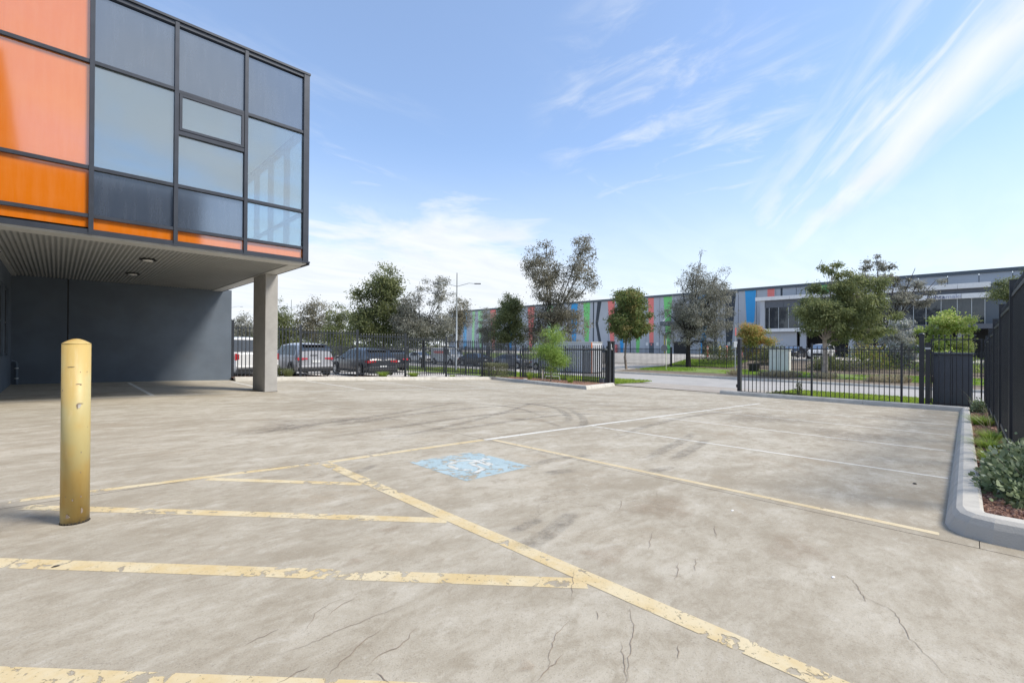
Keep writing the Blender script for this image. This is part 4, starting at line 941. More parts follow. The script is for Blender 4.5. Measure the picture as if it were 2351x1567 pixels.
def shrub(name, label, base, rx, ry, rz_, n, size, leaf, boxy=False, seed=1, group=None, kind='rhomb', cat='shrub', wd=.5, ang=0.0):
    rng = np.random.default_rng(seed); root = thing(name, label, cat, base, 0, group)
    if boxy:
        u = rng.uniform(-1, 1, (n, 3)); ax = rng.integers(0, 3, n); face = rng.choice([-1, 1], n)
        u[np.arange(n), ax] = face*rng.uniform(.80, 1.04, n); u[:, 2] = np.abs(u[:, 2])*1.0
        P_ = u*np.array([rx, ry, rz_]); d = u*.7+rng.normal(size=(n, 3))*.6
    else:
        nc = 60; c = rng.normal(size=(nc, 3)); c /= np.linalg.norm(c, axis=1)[:, None]; c[:, 2] = np.abs(c[:, 2]); c *= rng.uniform(.45, .92, nc)[:, None]
        k = rng.integers(0, nc, n); o_ = rng.normal(size=(n, 3))*.16; P_ = (c[k]+o_)*np.array([rx, ry, rz_])
        d = c[k]*.7+o_*3+rng.normal(size=(n, 3))*.4; d[:, 2] += .25
    P_[:, 2] = np.maximum(P_[:, 2], .01); d /= np.linalg.norm(d, axis=1)[:, None]; sz = size*rng.uniform(.6, 1.3, n)
    ca, sa = math.cos(ang), math.sin(ang); P_ = np.stack([P_[:, 0]*ca-P_[:, 1]*sa, P_[:, 0]*sa+P_[:, 1]*ca, P_[:, 2]], 1)
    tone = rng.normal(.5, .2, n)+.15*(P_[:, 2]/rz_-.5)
    link('foliage', leaves_mesh('foliage', P_, d, sz, sz*wd*rng.uniform(.8, 1.2, n), tone, rng, kind), LM[leaf], root)
    st = MB()
    for k in range(7):
        a = rng.uniform(0, 6.28); st.tube([(0, 0, -.03), (.4*rx*math.cos(a), .4*ry*math.sin(a), rz_*.5), (.75*rx*math.cos(a), .75*ry*math.sin(a), rz_*.85)], [.012, .008, .003], 5)
    link('stem', st.mesh('stem'), M['bark_g'], root); return root
def tuft(name, label, base, r, h, n, leaf, seed=1, group=None, width=.008, spread=.8, cat='grass tuft'):
    rng = np.random.default_rng(seed); vs = []; fs = []; tone = []
    for i in range(n):
        a = rng.uniform(0, 6.28); x0 = r*.45*rng.uniform(0, 1)**.5; p = np.array([x0*math.cos(a), x0*math.sin(a), 0.0]); out = np.array([math.cos(a), math.sin(a), 0])
        L = h*rng.uniform(.6, 1.15); sp_ = spread*rng.uniform(.2, 1.1)*r; sd = np.array([-out[1], out[0], 0])*width*.5
        b0 = len(vs)
        for q in range(4):
            u = q/3; c = p+out*sp_*u**1.7+np.array([0, 0, L*(u-.28*u*u*spread)]); w_ = sd*(1-u*.9)
            vs += [tuple(c-w_), tuple(c+w_)]
        for q in range(3): fs.append((b0+2*q, b0+2*q+1, b0+2*q+3, b0+2*q+2)); tone.append(rng.normal(.5, .2))
    me = bpy.data.meshes.new('blades'); me.from_pydata(vs, [], fs); at = me.attributes.new('tone', 'FLOAT', 'FACE'); at.data.foreach_set('value', np.clip(tone, 0, 1))
    root = thing(name, label, cat, base, 0, group); link('blades', me, LM[leaf], root); return root
def gz(a, b, k=.10): return (a, b, G(a, b)+k)
# right-hand bed
shrub('round_leaf_shrub', 'large grey green shrub with rounded leaves bulging over the right kerb', gz(6.1, -.40), .92, .30, .36, 6500, .042, 'round', kind='round', seed=31, wd=.75)
shrub('round_leaf_shrub', 'smaller grey shrub near the corner of the right bed', gz(18.6, -.22), .35, .18, .40, 900, .05, 'round', kind='round', seed=32, wd=.7)
tuft('grass_tuft', 'bright broad bladed tuft directly behind the round leaved shrub', gz(7.55, -.20), .20, .24, 260, 'blade', 41, 'green tufts in the right bed', .011)
tuft('grass_tuft', 'low wide tuft second from the round leaved shrub', gz(9.4, -.22), .26, .20, 380, 'blade', 42, 'green tufts in the right bed', .009, 1.2)
tuft('grass_tuft', 'arching tuft beside the third fence post of the right bed', gz(10.6, -.26), .24, .24, 330, 'blade', 43, 'green tufts in the right bed', .009, 1.2)
tuft('grass_tuft', 'full tuft farthest along the right bed near the narrow gate', gz(13.8, -.22), .32, .28, 520, 'blade', 44, 'green tufts in the right bed', .010, 1.1)
tuft('dry_stalks', 'thin dry arching stalks leaning off the side fence', gz(11.7, -.34), .4, .75, 16, 'dry', 45, None, .008, 1.3, 'plant')
tuft('dry_stalks', 'wispy dry stalks by the service cabinet', gz(19.2, -.2), .35, .8, 24, 'dry', 46, None, .008, 1.0, 'plant')
# bark chips
def chips(name, n, a0, a1, b0, b1, s0, s1, seed, zf, power=1.0, inside=None):
    rng = np.random.default_rng(seed); vs = []; fs = []; tone = []
    for i in range(n):
        for _ in range(20):
            a = a0+(a1-a0)*rng.uniform()**power; b = rng.uniform(b0, b1)
            if inside is None or inside(a, b): break
        s = rng.uniform(s0, s1); th = rng.uniform(0, 6.28); tl = rng.normal(0, .35); c, sn = math.cos(th), math.sin(th)
        z = zf(a, b)+rng.uniform(.0, .012); b_ = len(vs)
        for (x, y, zz) in ((-1, -.45, 0), (.9, -.55, 0), (1, .4, 0), (-.8, .55, 0), (-.7, -.2, .38), (.6, -.3, .45), (.7, .25, .4), (-.5, .3, .42)):
            x *= s*rng.uniform(.8, 1.1)/2; y *= s*rng.uniform(.8, 1.1)/2; zz = zz*s+x*tl
            vs.append((a+x*c-y*sn, b+x*sn+y*c, z+zz))
        q = rng.normal(.5, .25)
        for f in ((4, 5, 6, 7), (0, 1, 5, 4), (1, 2, 6, 5), (2, 3, 7, 6), (3, 0, 4, 7)): fs.append(tuple(b_+k for k in f)); tone.append(q)
    me = bpy.data.meshes.new(name); me.from_pydata(vs, [], fs); at = me.attributes.new('tone', 'FLOAT', 'FACE'); at.data.foreach_set('value', np.clip(tone, 0, 1))
    o = link(name, me, LM['chip']); o['kind'] = 'stuff'; return o
LM['chip'] = leaf_mat('bark_chip', [(.13, .065, .045), (.30, .17, .12), (.46, .30, .22)], .0, .9)
tag(chips('bark_mulch', 5200, 4.62, 21, -.55, -.085, .022, .040, 51, lambda a, b: G(a, b)+.095, 1.9), 'red brown bark mulch filling the bed along the right kerb', 'mulch')
tag(chips('bark_mulch', 1800, 20.36, 21.12, -.5, 7.3, .03, .05, 52, lambda a, b: G(a, b)+.10), 'brown bark mulch strip under the fence right of the driveway', 'mulch')
def inwedge(a, b): return b > 19.57 if a < 17.6 else (b > 13.2+(17-a)*.3)
tag(chips('bark_mulch', 3800, 4.8, 20.8, 13, 20.6, .035, .06, 53, lambda a, b: G(a, b)+.10, .8, inwedge), 'brown bark mulch in the bed behind the left kerb', 'mulch')
def blades(name, label, n, a0, a1, b0, b1, h, wd, leaf, seed, zf, inside=None):
    rng = np.random.default_rng(seed); a = rng.uniform(a0, a1, n); b = rng.uniform(b0, b1, n)
    if inside is not None: k = inside(a, b); a = a[k]; b = b[k]
    n = len(a); z = np.array([zf(x, y) for x, y in zip(a, b)])
    P_ = np.stack([a, b, z], 1); d = rng.normal(size=(n, 3))*.35; d[:, 2] = 1; d /= np.linalg.norm(d, axis=1)[:, None]
    s = h*rng.uniform(.5, 1.3, n); patch = .5+.22*np.sin(a*1.7+np.sin(b*.9)*2)*np.cos(b*1.1)
    o = link(name, leaves_mesh(name, P_, d, s, np.full(n, wd)*rng.uniform(.6, 1.4, n), patch+rng.normal(0, .15, n), rng), LM[leaf]); tag(o, label, 'grass', kind='stuff'); return o
blades('lawn_grass', 'bright green lawn strip between the right fence and the street', 34000, 21.2, 26.2, -3, 6.2, .10, .035, 'lawn', 61, T)
blades('lawn_grass', 'green lawn patch left of the driveway mouth', 22000, 22.0, 26.3, 13.9, 36, .11, .04, 'lawn', 62, T)
blades('verge_grass', 'thin green grass on the far verge under the street trees', 26000, 37.4, 42.4, -6, 21.5, .12, .05, 'verge', 63, T, lambda a, b: (np.sin(b*.7)+np.sin(a*2+b*.3)*.5 > -.35))
blades('bank_grass', 'green grass bank behind the fence across the street', 9000, 44.2, 48.8, 15.6, 21.7, .14, .06, 'verge', 64, T)
blades('dry_grass', 'dry straw coloured grass clumps along the far verge', 6500, 36.2, 38.0, 2, 13, .42, .05, 'dry', 65, T, lambda a, b: (np.sin(b*2.1)+np.sin(b*.9+a) > .1))
# left bed
shrub('clipped_hedge', 'square clipped grey green hedge block behind the left kerb', gz(18.25, 19.75, .1), .42, .75, .82, 7500, .05, 'hedge', True, 71, ang=R(0))
gT = 'small green tufts behind the left kerb'
tuft('kerb_tuft', 'round bright tuft under the dark car', gz(11.05, 19.82, .1), .36, .38, 420, 'blade', 72, gT, .018, .9, 'plant')
tuft('kerb_tuft', 'round bright tuft right of the dark car', gz(12.75, 19.82, .1), .36, .36, 420, 'blade', 73, gT, .018, .9, 'plant')
tuft('kerb_tuft', 'small tuft at the foot of the fifth fence post', gz(15.2, 19.8, .1), .25, .2, 160, 'blade', 74, gT, .018, .9, 'plant')
tuft('kerb_tuft', 'upright yellow green tuft left of the sliding gate', gz(19.0, 17.6, .1), .25, .55, 160, 'blade', 75, gT, .018, .7, 'plant')
tuft('kerb_tuft', 'tuft at the foot of the small weeping tree', gz(18.6, 14.4, .1), .3, .35, 180, 'blade', 76, gT, .018, .8, 'plant')
shrub('low_shrub', 'dark leafy shrub between wall and column behind the kerb', gz(6.15, 20.0, .1), .42, .28, .62, 1500, .07, 'green', seed=77, wd=.55)
tuft('strap_plant', 'brownish strap leaved plant left of the silver car wheel', gz(6.75, 19.85, .1), .35, .45, 260, 'olive', 78, None, .02, .6, 'plant')
shrub('creeping_plant', 'sprawling green creeper under the fence right of the driveway', gz(20.75, 5.2, .1), .2, .8, .15, 700, .06, 'green', seed=79, wd=.55)
shrub('climbing_sprig', 'thin upright leafy sprig against the right fence bars', gz(20.9, 4.75, .1), .10, .12, .62, 260, .06, 'green', seed=80, wd=.55)
for i, (a, b, rx, h, lf, lb) in enumerate(((46.5, 17.2, 2.0, 1.9, 'green', 'dark green bush behind the black trunk across the street'), (47.5, 12.8, 1.5, 1.7, 'green', 'low dark bush under the orange tinged tree'), (47.0, 5.6, 2.2, 1.7, 'mix', 'rusty green bush right of the pale tree trunk'), (46.5, 1.0, 2.0, 1.6, 'lime', 'light green bush behind the service cabinet'), (45.5, 8.2, 1.3, 1.1, 'olive', 'olive bush left of the pale tree trunk'))):
    shrub('garden_bush', lb, (a, b, T(a)), rx*.8, rx, h, 2600, .16, lf, seed=90+i, wd=.45, group='bushes on the far garden slope', cat='bush')
rng = np.random.default_rng(77)
n = 26000; bq = rng.uniform(60, 210, n); aq = 40+rng.uniform(-1, 1, n)*6+(bq-60)*-.12; hq = 3.0+1.8*np.sin(bq*.31)+1.2*np.sin(bq*.83+1); zq = -.8+hq*rng.uniform(0, 1, n)**.7
dq = rng.normal(size=(n, 3)); dq[:, 2] -= .5; dq /= np.linalg.norm(dq, axis=1)[:, None]; sq = rng.uniform(.3, .7, n)
tl_ = link('tree_line', leaves_mesh('tree_line', np.stack([aq, bq, zq], 1), dq, sq, sq*.5, rng.normal(.4, .2, n), rng), LM['green']); tag(tl_, 'distant dark tree line low on the horizon at left', 'trees', kind='stuff')
# ================================================================ STREET FURNITURE
def lamp(label, base, H_, arm, grp):
    root = thing('street_lamp', label, 'street lamp', base, R(-45), grp)
    link('pole', MB().tube([(0, 0, -.1), (0, 0, H_*.5), (0, 0, H_)], [.085, .065, .035], 10).mesh('pole'), M['steel'], root, smooth=True)
    for s in (-1, 1):
        link('arm', MB().tube([(0, 0, H_*.86), (s*arm*.3, 0, H_*.875), (s*arm*.7, 0, H_*.895+.0), (s*arm, 0, H_*.89)], .028, 6).mesh('arm'), M['steel'], root)
        link('lamp_head', MB().box(min(s*arm, s*(arm+.55)), max(s*arm, s*(arm+.55)), -.11, .11, H_*.885, H_*.885+.07).mesh('lamp_head'), M['kiosk'], root)
    return root
gl_ = 'double armed street lamps'
lamp('tall double armed street lamp between the left trees', (24.18, 30.96, -.95), 8.35, 1.5, gl_)
lamp('distant double armed street lamp right of the column', (27.2, 78.8, -.8), 9.3, 2.2, gl_)
lamp('most distant double armed street lamp seen left of the column', (30, 128, -.8), 12.5, 2.4, gl_)
def sign_(nm, label, base, h, parts, cat='sign'):
    root = thing(nm, label, cat, base, R(-45))
    link('pole', MB().tube([(0, 0, -.1), (0, 0, h)], .035, 8).mesh('pole'), M[parts[0]], root)
    for (pn, x0, x1, z0, z1, mt) in parts[1:]: link(pn, MB().box(x0, x1, -.06, -.038, z0, z1).mesh(pn), M[mt], root)
    return root
M['pale_pole'] = pr('pale_post', (.62, .62, .45), .6)
sg = sign_('sign_post', 'thin pale post with a round sign seen from behind on the far verge', (38.6, 19.1, T(38.6)), 2.75, ['pale_pole'])
link('round_sign', MB().add([(.30*math.cos(k*.5236), -.05, 1.95+.30*math.sin(k*.5236)) for k in range(12)]+[(.30*math.cos(k*.5236), -.037, 1.95+.30*math.sin(k*.5236)) for k in range(12)], [tuple(range(12)), tuple(range(23, 11, -1))]+[(k, (k+1) % 12, 12+(k+1) % 12, 12+k) for k in range(12)]).mesh('round_sign'), M['kiosk'], sg, (-.2, 0, 0))
sign_('marker_post', 'slim orange and white marker post left of the gate catch post', (37.2, 12.75, T(37.2)), 3.9, ['steel', ('orange_cap', -.05, .05, 3.0, 3.6, 'str_red'), ('white_plate', -.14, .14, 2.1, 2.55, 'white')])
wc = thing('white_cabinet', 'white switch cabinet on the far verge seen through the right fence', 'cabinet', (41.0, 10.65, -.80), R(0))
link('body', MB().box(-.35, .35, -.68, .68, .02, 1.80).mesh('body'), M['white'], wc); link('lid', MB().box(-.42, .42, -.75, .75, 1.801, 1.90).mesh('lid'), M['white'], wc)
link('door_seam', MB().box(-.356, -.3505, -.008, .008, .1, 1.7).mesh('door_seam'), M['kiosk'], wc)
tb = thing('planter_tub', 'small black planter tub under the orange tinged tree', 'tub', (40.6, 12.45, -.84))
link('body', MB().add([(-.28, -.28, 0), (.28, -.28, 0), (.28, .28, 0), (-.28, .28, 0), (-.34, -.34, .62), (.34, -.34, .62), (.34, .34, .62), (-.34, .34, .62)], [(3, 2, 1, 0), (0, 1, 5, 4), (1, 2, 6, 5), (2, 3, 7, 6), (3, 0, 4, 7)]).mesh('body'), M['black'], tb)
link('rim', MB().box(-.38, .38, -.38, -.32, .60, .68).box(-.38, .38, .32, .38, .60, .68).box(-.38, -.32, -.319, .319, .60, .68).box(.32, .38, -.319, .319, .60, .68).mesh('rim'), M['black'], tb)
link('soil', MB().box(-.32, .32, -.32, .32, .5, .58).mesh('soil'), M['mulch'], tb)
M['safety_yellow'] = pr('safety_yellow', (.75, .55, .05), .5)
for (x, y, mt, lb) in ((52.5, 21.0, 'str_red', 'leftmost of the three far red bollards'), (54.0, 20.2, 'safety_yellow', 'yellow bollard among the far red bollards'), (53.0, 19.1, 'str_red', 'middle one of the three far red bollards'), (53.2, 17.6, 'str_red', 'rightmost of the three far red bollards')):
    q = thing('yard_bollard', lb, 'bollard', (x, y, T(x)), 0, 'bollards in front of the warehouse'); link('post', MB().lathe([(.10, -.05), (.10, 1.28), (.06, 1.34), (.01, 1.36)], 12).mesh('post'), M[mt], q, smooth=True)
    link('white_band', MB().lathe([(.103, .95), (.103, 1.1)], 12).mesh('white_band'), M['white'], q)
# ribbed steel container across the street
cn = thing('steel_container', 'grey ribbed steel container with an orange end post across the street', 'container', (32.4, 24.1, -1.10), R(-90+6))
L_, W_, H_ = 3.45, 1.9, 2.60
link('body', MB().box(-L_/2, L_/2, -W_/2, W_/2, .08, H_).mesh('body'), M['ware_grey'] if 'ware_grey' in M else M['precast'], cn)
for k in range(26):
    x = -L_/2+.07+(L_-.14)*k/25; link('rib', MB().box(x-.022, x+.022, -W_/2-.03, -W_/2-.001, .12, 1.75).mesh('rib'), M['steel'], cn)
for k in range(5):
    x = -L_/2+.06+(L_-.12)*k/4; link('top_frame', MB().box(x-.03, x+.03, -W_/2-.03, -W_/2-.001, 1.86, H_-.08).mesh('top_frame'), M['steel'], cn)
link('top_rail', MB().box(-L_/2-.03, L_/2+.03, -W_/2-.05, W_/2+.03, H_+.001, H_+.08).box(-L_/2, L_/2, -W_/2-.035, -W_/2-.001, 1.76, 1.85).mesh('top_rail'), M['steel'], cn)
link('end_post', MB().box(L_/2+.001, L_/2+.05, -W_/2-.045, -W_/2+.06, .02, H_-.0).mesh('end_post'), M['orange_steel'], cn)
link('floor_frame', MB().box(-L_/2, L_/2, -W_/2-.02, W_/2, .0, .079).mesh('floor_frame'), M['black'], cn)
# small taps standing in the left bed
tp = thing('water_meter', 'small grey pipe assembly standing in the mulch before the sliding gate', 'pipe', gz(19.3, 16.9, .1))
link('riser', MB().tube([(0, 0, -.05), (0, 0, .5), (0, 0, .56)], [.04, .04, .06], 8).mesh('riser'), M['kerb'], tp)
link('pipe_run', MB().tube([(.1, -.1, -.02), (.1, -.15, .22), (.5, -.8, .22), (.52, -.85, -.02)], .03, 8).lathe([(.05, .0), (.05, .08)], 8, (.3, -.45, .22)).mesh('pipe_run'), M['steel'], tp)
for i, (a, b, s, lb) in enumerate(((13.6, 19.75, .10, 'left one of the pale stones behind the left kerb'), (13.95, 19.78, .13, 'larger pale stone in the bed right of the dark car tuft'), (18.2, 17.2, .11, 'flat pale stone in the mulch beside the sliding gate'))):
    q = link('stone', MB().lathe([(s*.6, -.02), (s, s*.2), (s*.8, s*.45), (s*.3, s*.55)], 9, (0, 0, 0)).mesh('stone'), M['kerb'], None, gz(a, b, .11)); q.scale = (1.4, 1, 1); tag(q, lb, 'stone', 'pale stones in the left bed')
# loose bits on the concrete
def pebble(a, b, s, mat, lb, cat):
    q = link('pebble' if cat == 'pebble' else 'dry_leaf', MB().lathe([(s*.5, 0), (s, s*.25), (s*.7, s*.5), (s*.2, s*.6)], 8).mesh('bit'), mat, None, (a, b, G(a, b)+.001)); q.scale = (1.5, .8, .7); tag(q, lb, cat)
pebble(3.03, .52, .010, M['white'], 'small white chip lying on the concrete before the right kerb', 'pebble')
pebble(6.2, .38, .022, M['bark_d'], 'curled dark leaf on the bay beside the right kerb', 'leaf')
pebble(3.78, 1.31, .012, M['white'], 'tiny pale chip on the concrete below the faded yellow line', 'pebble')
pebble(-.0, 3.45, .012, M['bark_d'], 'small dark leaf right of the bollard on the concrete', 'leaf')

# ================================================================ VEHICLES
def interp(tab, x):
    for (x0, *v0), (x1, *v1) in zip(tab, tab[1:]):
        if x <= x1: u = (x-x0)/max(1e-6, x1-x0); return [p+(q-p)*u for p, q in zip(v0, v1)]
    return tab[-1][1:]
def car(name, label, cat, loc, rz, paint, L=4.6, W=1.84, H=1.65, kind='suv', group=None, detail=True, tail_c='tail', badge=None):
    """x = forwards. Body lofted from cross-sections; windows, lamps, wheels and bumpers are parts"""
    root = thing(name, label, cat, loc, rz, group); h = L/2; wr = .345 if kind in ('suv', 'ute', 'van') else .325
    sh = {'suv': .62, 'hatch': .61, 'sedan': .64, 'ute': .55, 'van': .50}[kind]*H
    if kind == 'suv':    tab = [(-h, .86*H*.62, .80), (-h+.10, .84*H, .93), (-h+.35, .965*H, .96), (-h+.9, .99*H, .97), (-h+1.9, H, .98), (h-1.75, .96*H, .98), (h-1.05, sh+.03, .97), (h-.35, sh*.93, .93), (h, sh*.70, .80)]
    elif kind == 'hatch': tab = [(-h, .56*H, .80), (-h+.12, .66*H, .93), (-h+.75, .93*H, .96), (-h+1.5, .99*H, .98), (-h+2.0, H, .98), (h-1.9, .95*H, .98), (h-1.1, sh+.03, .97), (h-.35, sh*.9, .93), (h, sh*.68, .80)]
    elif kind == 'sedan': tab = [(-h, .50*H, .82), (-h+.12, .68*H, .93), (-h+.55, .71*H, .96), (-h+1.35, .97*H, .97), (-h+2.1, H, .98), (h-1.95, .95*H, .98), (h-1.15, sh+.02, .97), (h-.35, sh*.92, .93), (h, sh*.70, .80)]
    elif kind == 'ute':  tab = [(-h, .585*H, .94), (-h+.06, .59*H, .97), (-h+1.55, .60*H, .98), (-h+1.62, .62*H, .98), (-h+1.85, .97*H, .98), (-h+2.4, H, .98), (h-2.0, .97*H, .98), (h-1.25, sh+.08, .97), (h-.3, sh*.97, .93), (h, sh*.72, .82)]
    else:                tab = [(-h, .97*H, .95), (-h+.08, .99*H, .97), (-h+1, H, .98), (h-1.3, .99*H, .98), (h-.75, .60*H, .97), (h-.25, .50*H, .93), (h, .36*H, .85)]
    zb0 = .26 if kind in ('suv', 'ute', 'van') else .20
    xs = sorted(set([t_[0] for t_ in tab]+[-h+L*k/26 for k in range(27)]))
    def sec(x):
        zt, wf = interp(tab, x); hw = W/2*wf
        zs_ = min(sh, zt-.03); up_ = max(0., zt-zs_); cab = min(1, up_/(.28*H))
        wt = hw*(1-.26*cab if kind != 'van' else 1-.10*cab)
        zb = zb0+(.10 if x > h-.4 or x < -h+.3 else 0)
        return [(hw*.90, zb), (hw*.985, zb+.10), (hw, zb+.32), (hw*.985, zs_-.10), (hw*.955, zs_), (wt+(hw-wt)*.12, zt-.07*max(.3, cab)), (wt*.86, zt-.015), (wt*.45, zt+.012*cab), (0, zt+.018*cab)]
    bm = MB(); S = [sec(x) for x in xs]; m_ = len(S[0])
    for x, s in zip(xs, S):
        for (y, z) in s: bm.v.append((x, y, z))
        for (y, z) in s[:-1][::-1]: bm.v.append((x, -y, z))
    k_ = 2*m_-1
    for i in range(len(xs)-1):
        for j in range(k_-1): bm.f.append((i*k_+j, i*k_+j+1, (i+1)*k_+j+1, (i+1)*k_+j))
        bm.f.append((i*k_+k_-1, i*k_, (i+1)*k_, (i+1)*k_+k_-1))
    bm.f.append(tuple(range(k_-1, -1, -1))); bm.f.append(tuple((len(xs)-1)*k_+j for j in range(k_)))
    body = link('body', bm.mesh('body'), paint, root, smooth=True)
    md = body.modifiers.new('split', 'EDGE_SPLIT'); md.split_angle = R(38)
    def side_pt(x, u, s, off=.008):
        p = sec(x); (y0, z0), (y1, z1) = p[4], p[5]; return (x, s*(y0+(y1-y0)*u+off), z0+(z1-z0)*u+.002)
    def side_win(xa, xb, xc, xd, s, u0=.06, u1=.93, nm='side_window'):
        """xa..xb along the belt, xc..xd along the roof rail"""
        mb = MB(); n = 8
        for i in range(n+1):
            f = i/n
            for u, lo, hi in ((u0, xa, xb), ((u0+u1)/2, (xa+xc)/2, (xb+xd)/2), (u1, xc, xd)): mb.v.append(side_pt(lo+(hi-lo)*f, u, s))
        for i in range(n):
            for j in range(2):
                q = (i*3+j, i*3+j+1, (i+1)*3+j+1, (i+1)*3+j); mb.f.append(q if s > 0 else q[::-1])
        link(nm, mb.mesh(nm), M['carglass'], root)
    def top_z(x): return interp(tab, x)[0]
    def slope_win(x0, x1, f0, f1, nm, off=.012):
        """window across the car on its sloping end, from x0 to x1"""
        mb = MB(); n = 6; sg_ = 1 if x0 > x1 else -1
        for i in range(n+1):
            x = x0+(x1-x0)*i/n; p = sec(x); w0 = p[5][0]*(f0+(f1-f0)*i/n)
            for j in range(7): y = -w0+2*w0*j/6; mb.v.append((x-(-off if nm == 'windscreen' else off), y, p[8][1]-(abs(j-3)/3)**2*.03+off))
        for i in range(n):
            for j in range(6): mb.f.append((i*7+j, i*7+j+1, (i+1)*7+j+1, (i+1)*7+j))
        link(nm, mb.mesh(nm), M['carglass'], root)
    X = dict(suv=(-h+.55, h-1.15, -h+.75, h-1.72), hatch=(-h+.95, h-1.2, -h+1.15, h-1.85), sedan=(-h+1.0, h-1.25, -h+1.5, h-1.95), ute=(-h+1.85, h-1.35, -h+2.05, h-1.95), van=(h-2.0, h-.95, h-2.0, h-1.3))[kind]
    for s in (-1, 1):
        if kind == 'van': side_win(X[0], X[1], X[2], X[3], s, .25)
        else:
            b1 = X[0]+(X[1]-X[0])*.28; b2 = X[0]+(X[1]-X[0])*.60; t1 = X[2]+(X[3]-X[2])*.28; t2 = X[2]+(X[3]-X[2])*.62
            if kind != 'ute': side_win(X[0], b1-.03, X[2], t1-.03, s)
            else: b1 = X[0]-.03; t1 = X[2]-.03
            side_win(b1+.03, b2-.03, t1+.03, t2-.03, s); side_win(b2+.03, X[1], t2+.03, X[3], s)
    if kind in ('suv',): slope_win(-h+.30, -h+.075, .90, 1.12, 'rear_window')
    elif kind == 'hatch': slope_win(-h+.72, -h+.17, .85, 1.0, 'rear_window')
    elif kind == 'sedan': slope_win(-h+1.28, -h+.62, .88, 1.0, 'rear_window')
    elif kind == 'ute':
        link('rear_window', MB().add([(-h+1.79, -.60, .935*H), (-h+1.79, .60, .935*H), (-h+1.58, .70, .64*H), (-h+1.58, -.70, .64*H)], [(0, 1, 2, 3)]).mesh('rear_window'), M['carglass'], root)
    wsx = dict(suv=(h-1.72, h-1.12), hatch=(h-1.85, h-1.18), sedan=(h-1.9, h-1.22), ute=(h-1.95, h-1.32), van=(h-1.25, h-.80))[kind]
    slope_win(wsx[0], wsx[1], .9, 1.0, 'windscreen')
    hw = W/2
    if detail:
        # rear: lamps, plate, bumper, spoiler
        rx = -h-.006
        zt_ = sh*.99 if kind in ('suv', 'hatch') else sh*.93
        for s in (-1, 1):
            if kind == 'ute': lz0, lz1, ly0, ly1 = .62*H*.70, .60*H, hw*.80, hw*.965
            elif kind == 'van': lz0, lz1, ly0, ly1 = .35*H, .6*H, hw*.86, hw*.96
            else: lz0, lz1, ly0, ly1 = zt_-.20, zt_-.06, hw*.46, hw*.95
            xr = rx if kind in ('ute', 'van') else -h-.004
            vs = []
            for (yy, zz) in ((ly0, lz0+.05), (ly1, lz0), (ly1, lz1), (ly0, lz1-.02)):
                xx = xr if kind in ('ute', 'van') else next((x for x in np.arange(-h, -h+.4, .01) if interp(tab, x)[0] >= zz), -h)-.012
                vs.append((xx, s*yy, zz))
            fx = min(v[0] for v in vs)+.26
            vs += [(vs[1][0]+.28, s*hw*.985, lz0+.05), (vs[2][0]+.28, s*hw*.97, lz1-.02)]
            link('tail_light', MB().add(vs, [(0, 1, 2, 3) if s < 0 else (3, 2, 1, 0), (1, 4, 5, 2) if s < 0 else (2, 5, 4, 1)]).mesh('tail_light'), M[tail_c], root)
        zp = zb0+.30 if kind in ('ute', 'hatch') else sh*.74
        link('number_plate', MB().box(rx-.015, rx, -.19, .19, zp-.06, zp+.06).mesh('number_plate'), M['plate'], root)
        link('rear_bumper', MB().box(-h-.05, -h+.12, -hw*.90, hw*.90, zb0+.0, zb0+.20).mesh('rear_bumper'), M['trim'] if kind != 'ute' else M['trim'], root, bevel=.03)
        link('bumper_bar', MB().box(-h-.03, -h+.10, -hw*.92, hw*.92, zb0+.21, zb0+.30).mesh('bumper_bar'), paint, root, bevel=.02)
        if kind in ('suv', 'hatch'):
            z = .955*H if kind == 'suv' else .93*H; xx = -h+.30 if kind == 'suv' else -h+.72
            link('spoiler', MB().add([(xx+.15, -hw*.62, z+.03), (xx+.15, hw*.62, z+.03), (xx-.20, hw*.56, z-.02), (xx-.20, -hw*.56, z-.02), (xx+.15, -hw*.62, z), (xx+.15, hw*.62, z), (xx-.20, hw*.56, z-.045), (xx-.20, -hw*.56, z-.045)], [(0, 1, 2, 3), (7, 6, 5, 4), (3, 2, 6, 7), (0, 3, 7, 4), (1, 5, 6, 2)]).mesh('spoiler'), M['trim'], root)
            link('wiper', MB().box(-h-.0, -h+.02, -.1, .28, sh+.03, sh+.05).mesh('wiper'), M['trim'], root)
        for s in (-1, 1):
            link('headlight', MB().box(h-.30, h-.05, s*hw*.80-.10, s*hw*.80+.10, sh*.72, sh*.84).mesh('headlight'), M['lamp_white'], root, bevel=.02)
            link('side_mirror', MB().cbox((X[1]-.10, s*(hw+.10), sh+.07), (.16, .20, .13)).mesh('side_mirror'), paint if kind != 'ute' else M['trim'], root, bevel=.03)
            link('sill', MB().box(-h*.55, h*.52, s*hw-.03 if s > 0 else -hw-.012, s*hw+.012 if s > 0 else -hw+.03, zb0+.0, zb0+.10).mesh('sill'), M['trim'], root)
            link('door_handle', MB().cbox((-.25, s*(hw+.006), sh-.12), (.18, .03, .03)).mesh('door_handle'), paint, root)
        link('grille', MB().box(h-.02, h+.012, -hw*.55, hw*.55, sh*.42, sh*.66).mesh('grille'), M['trim'], root)
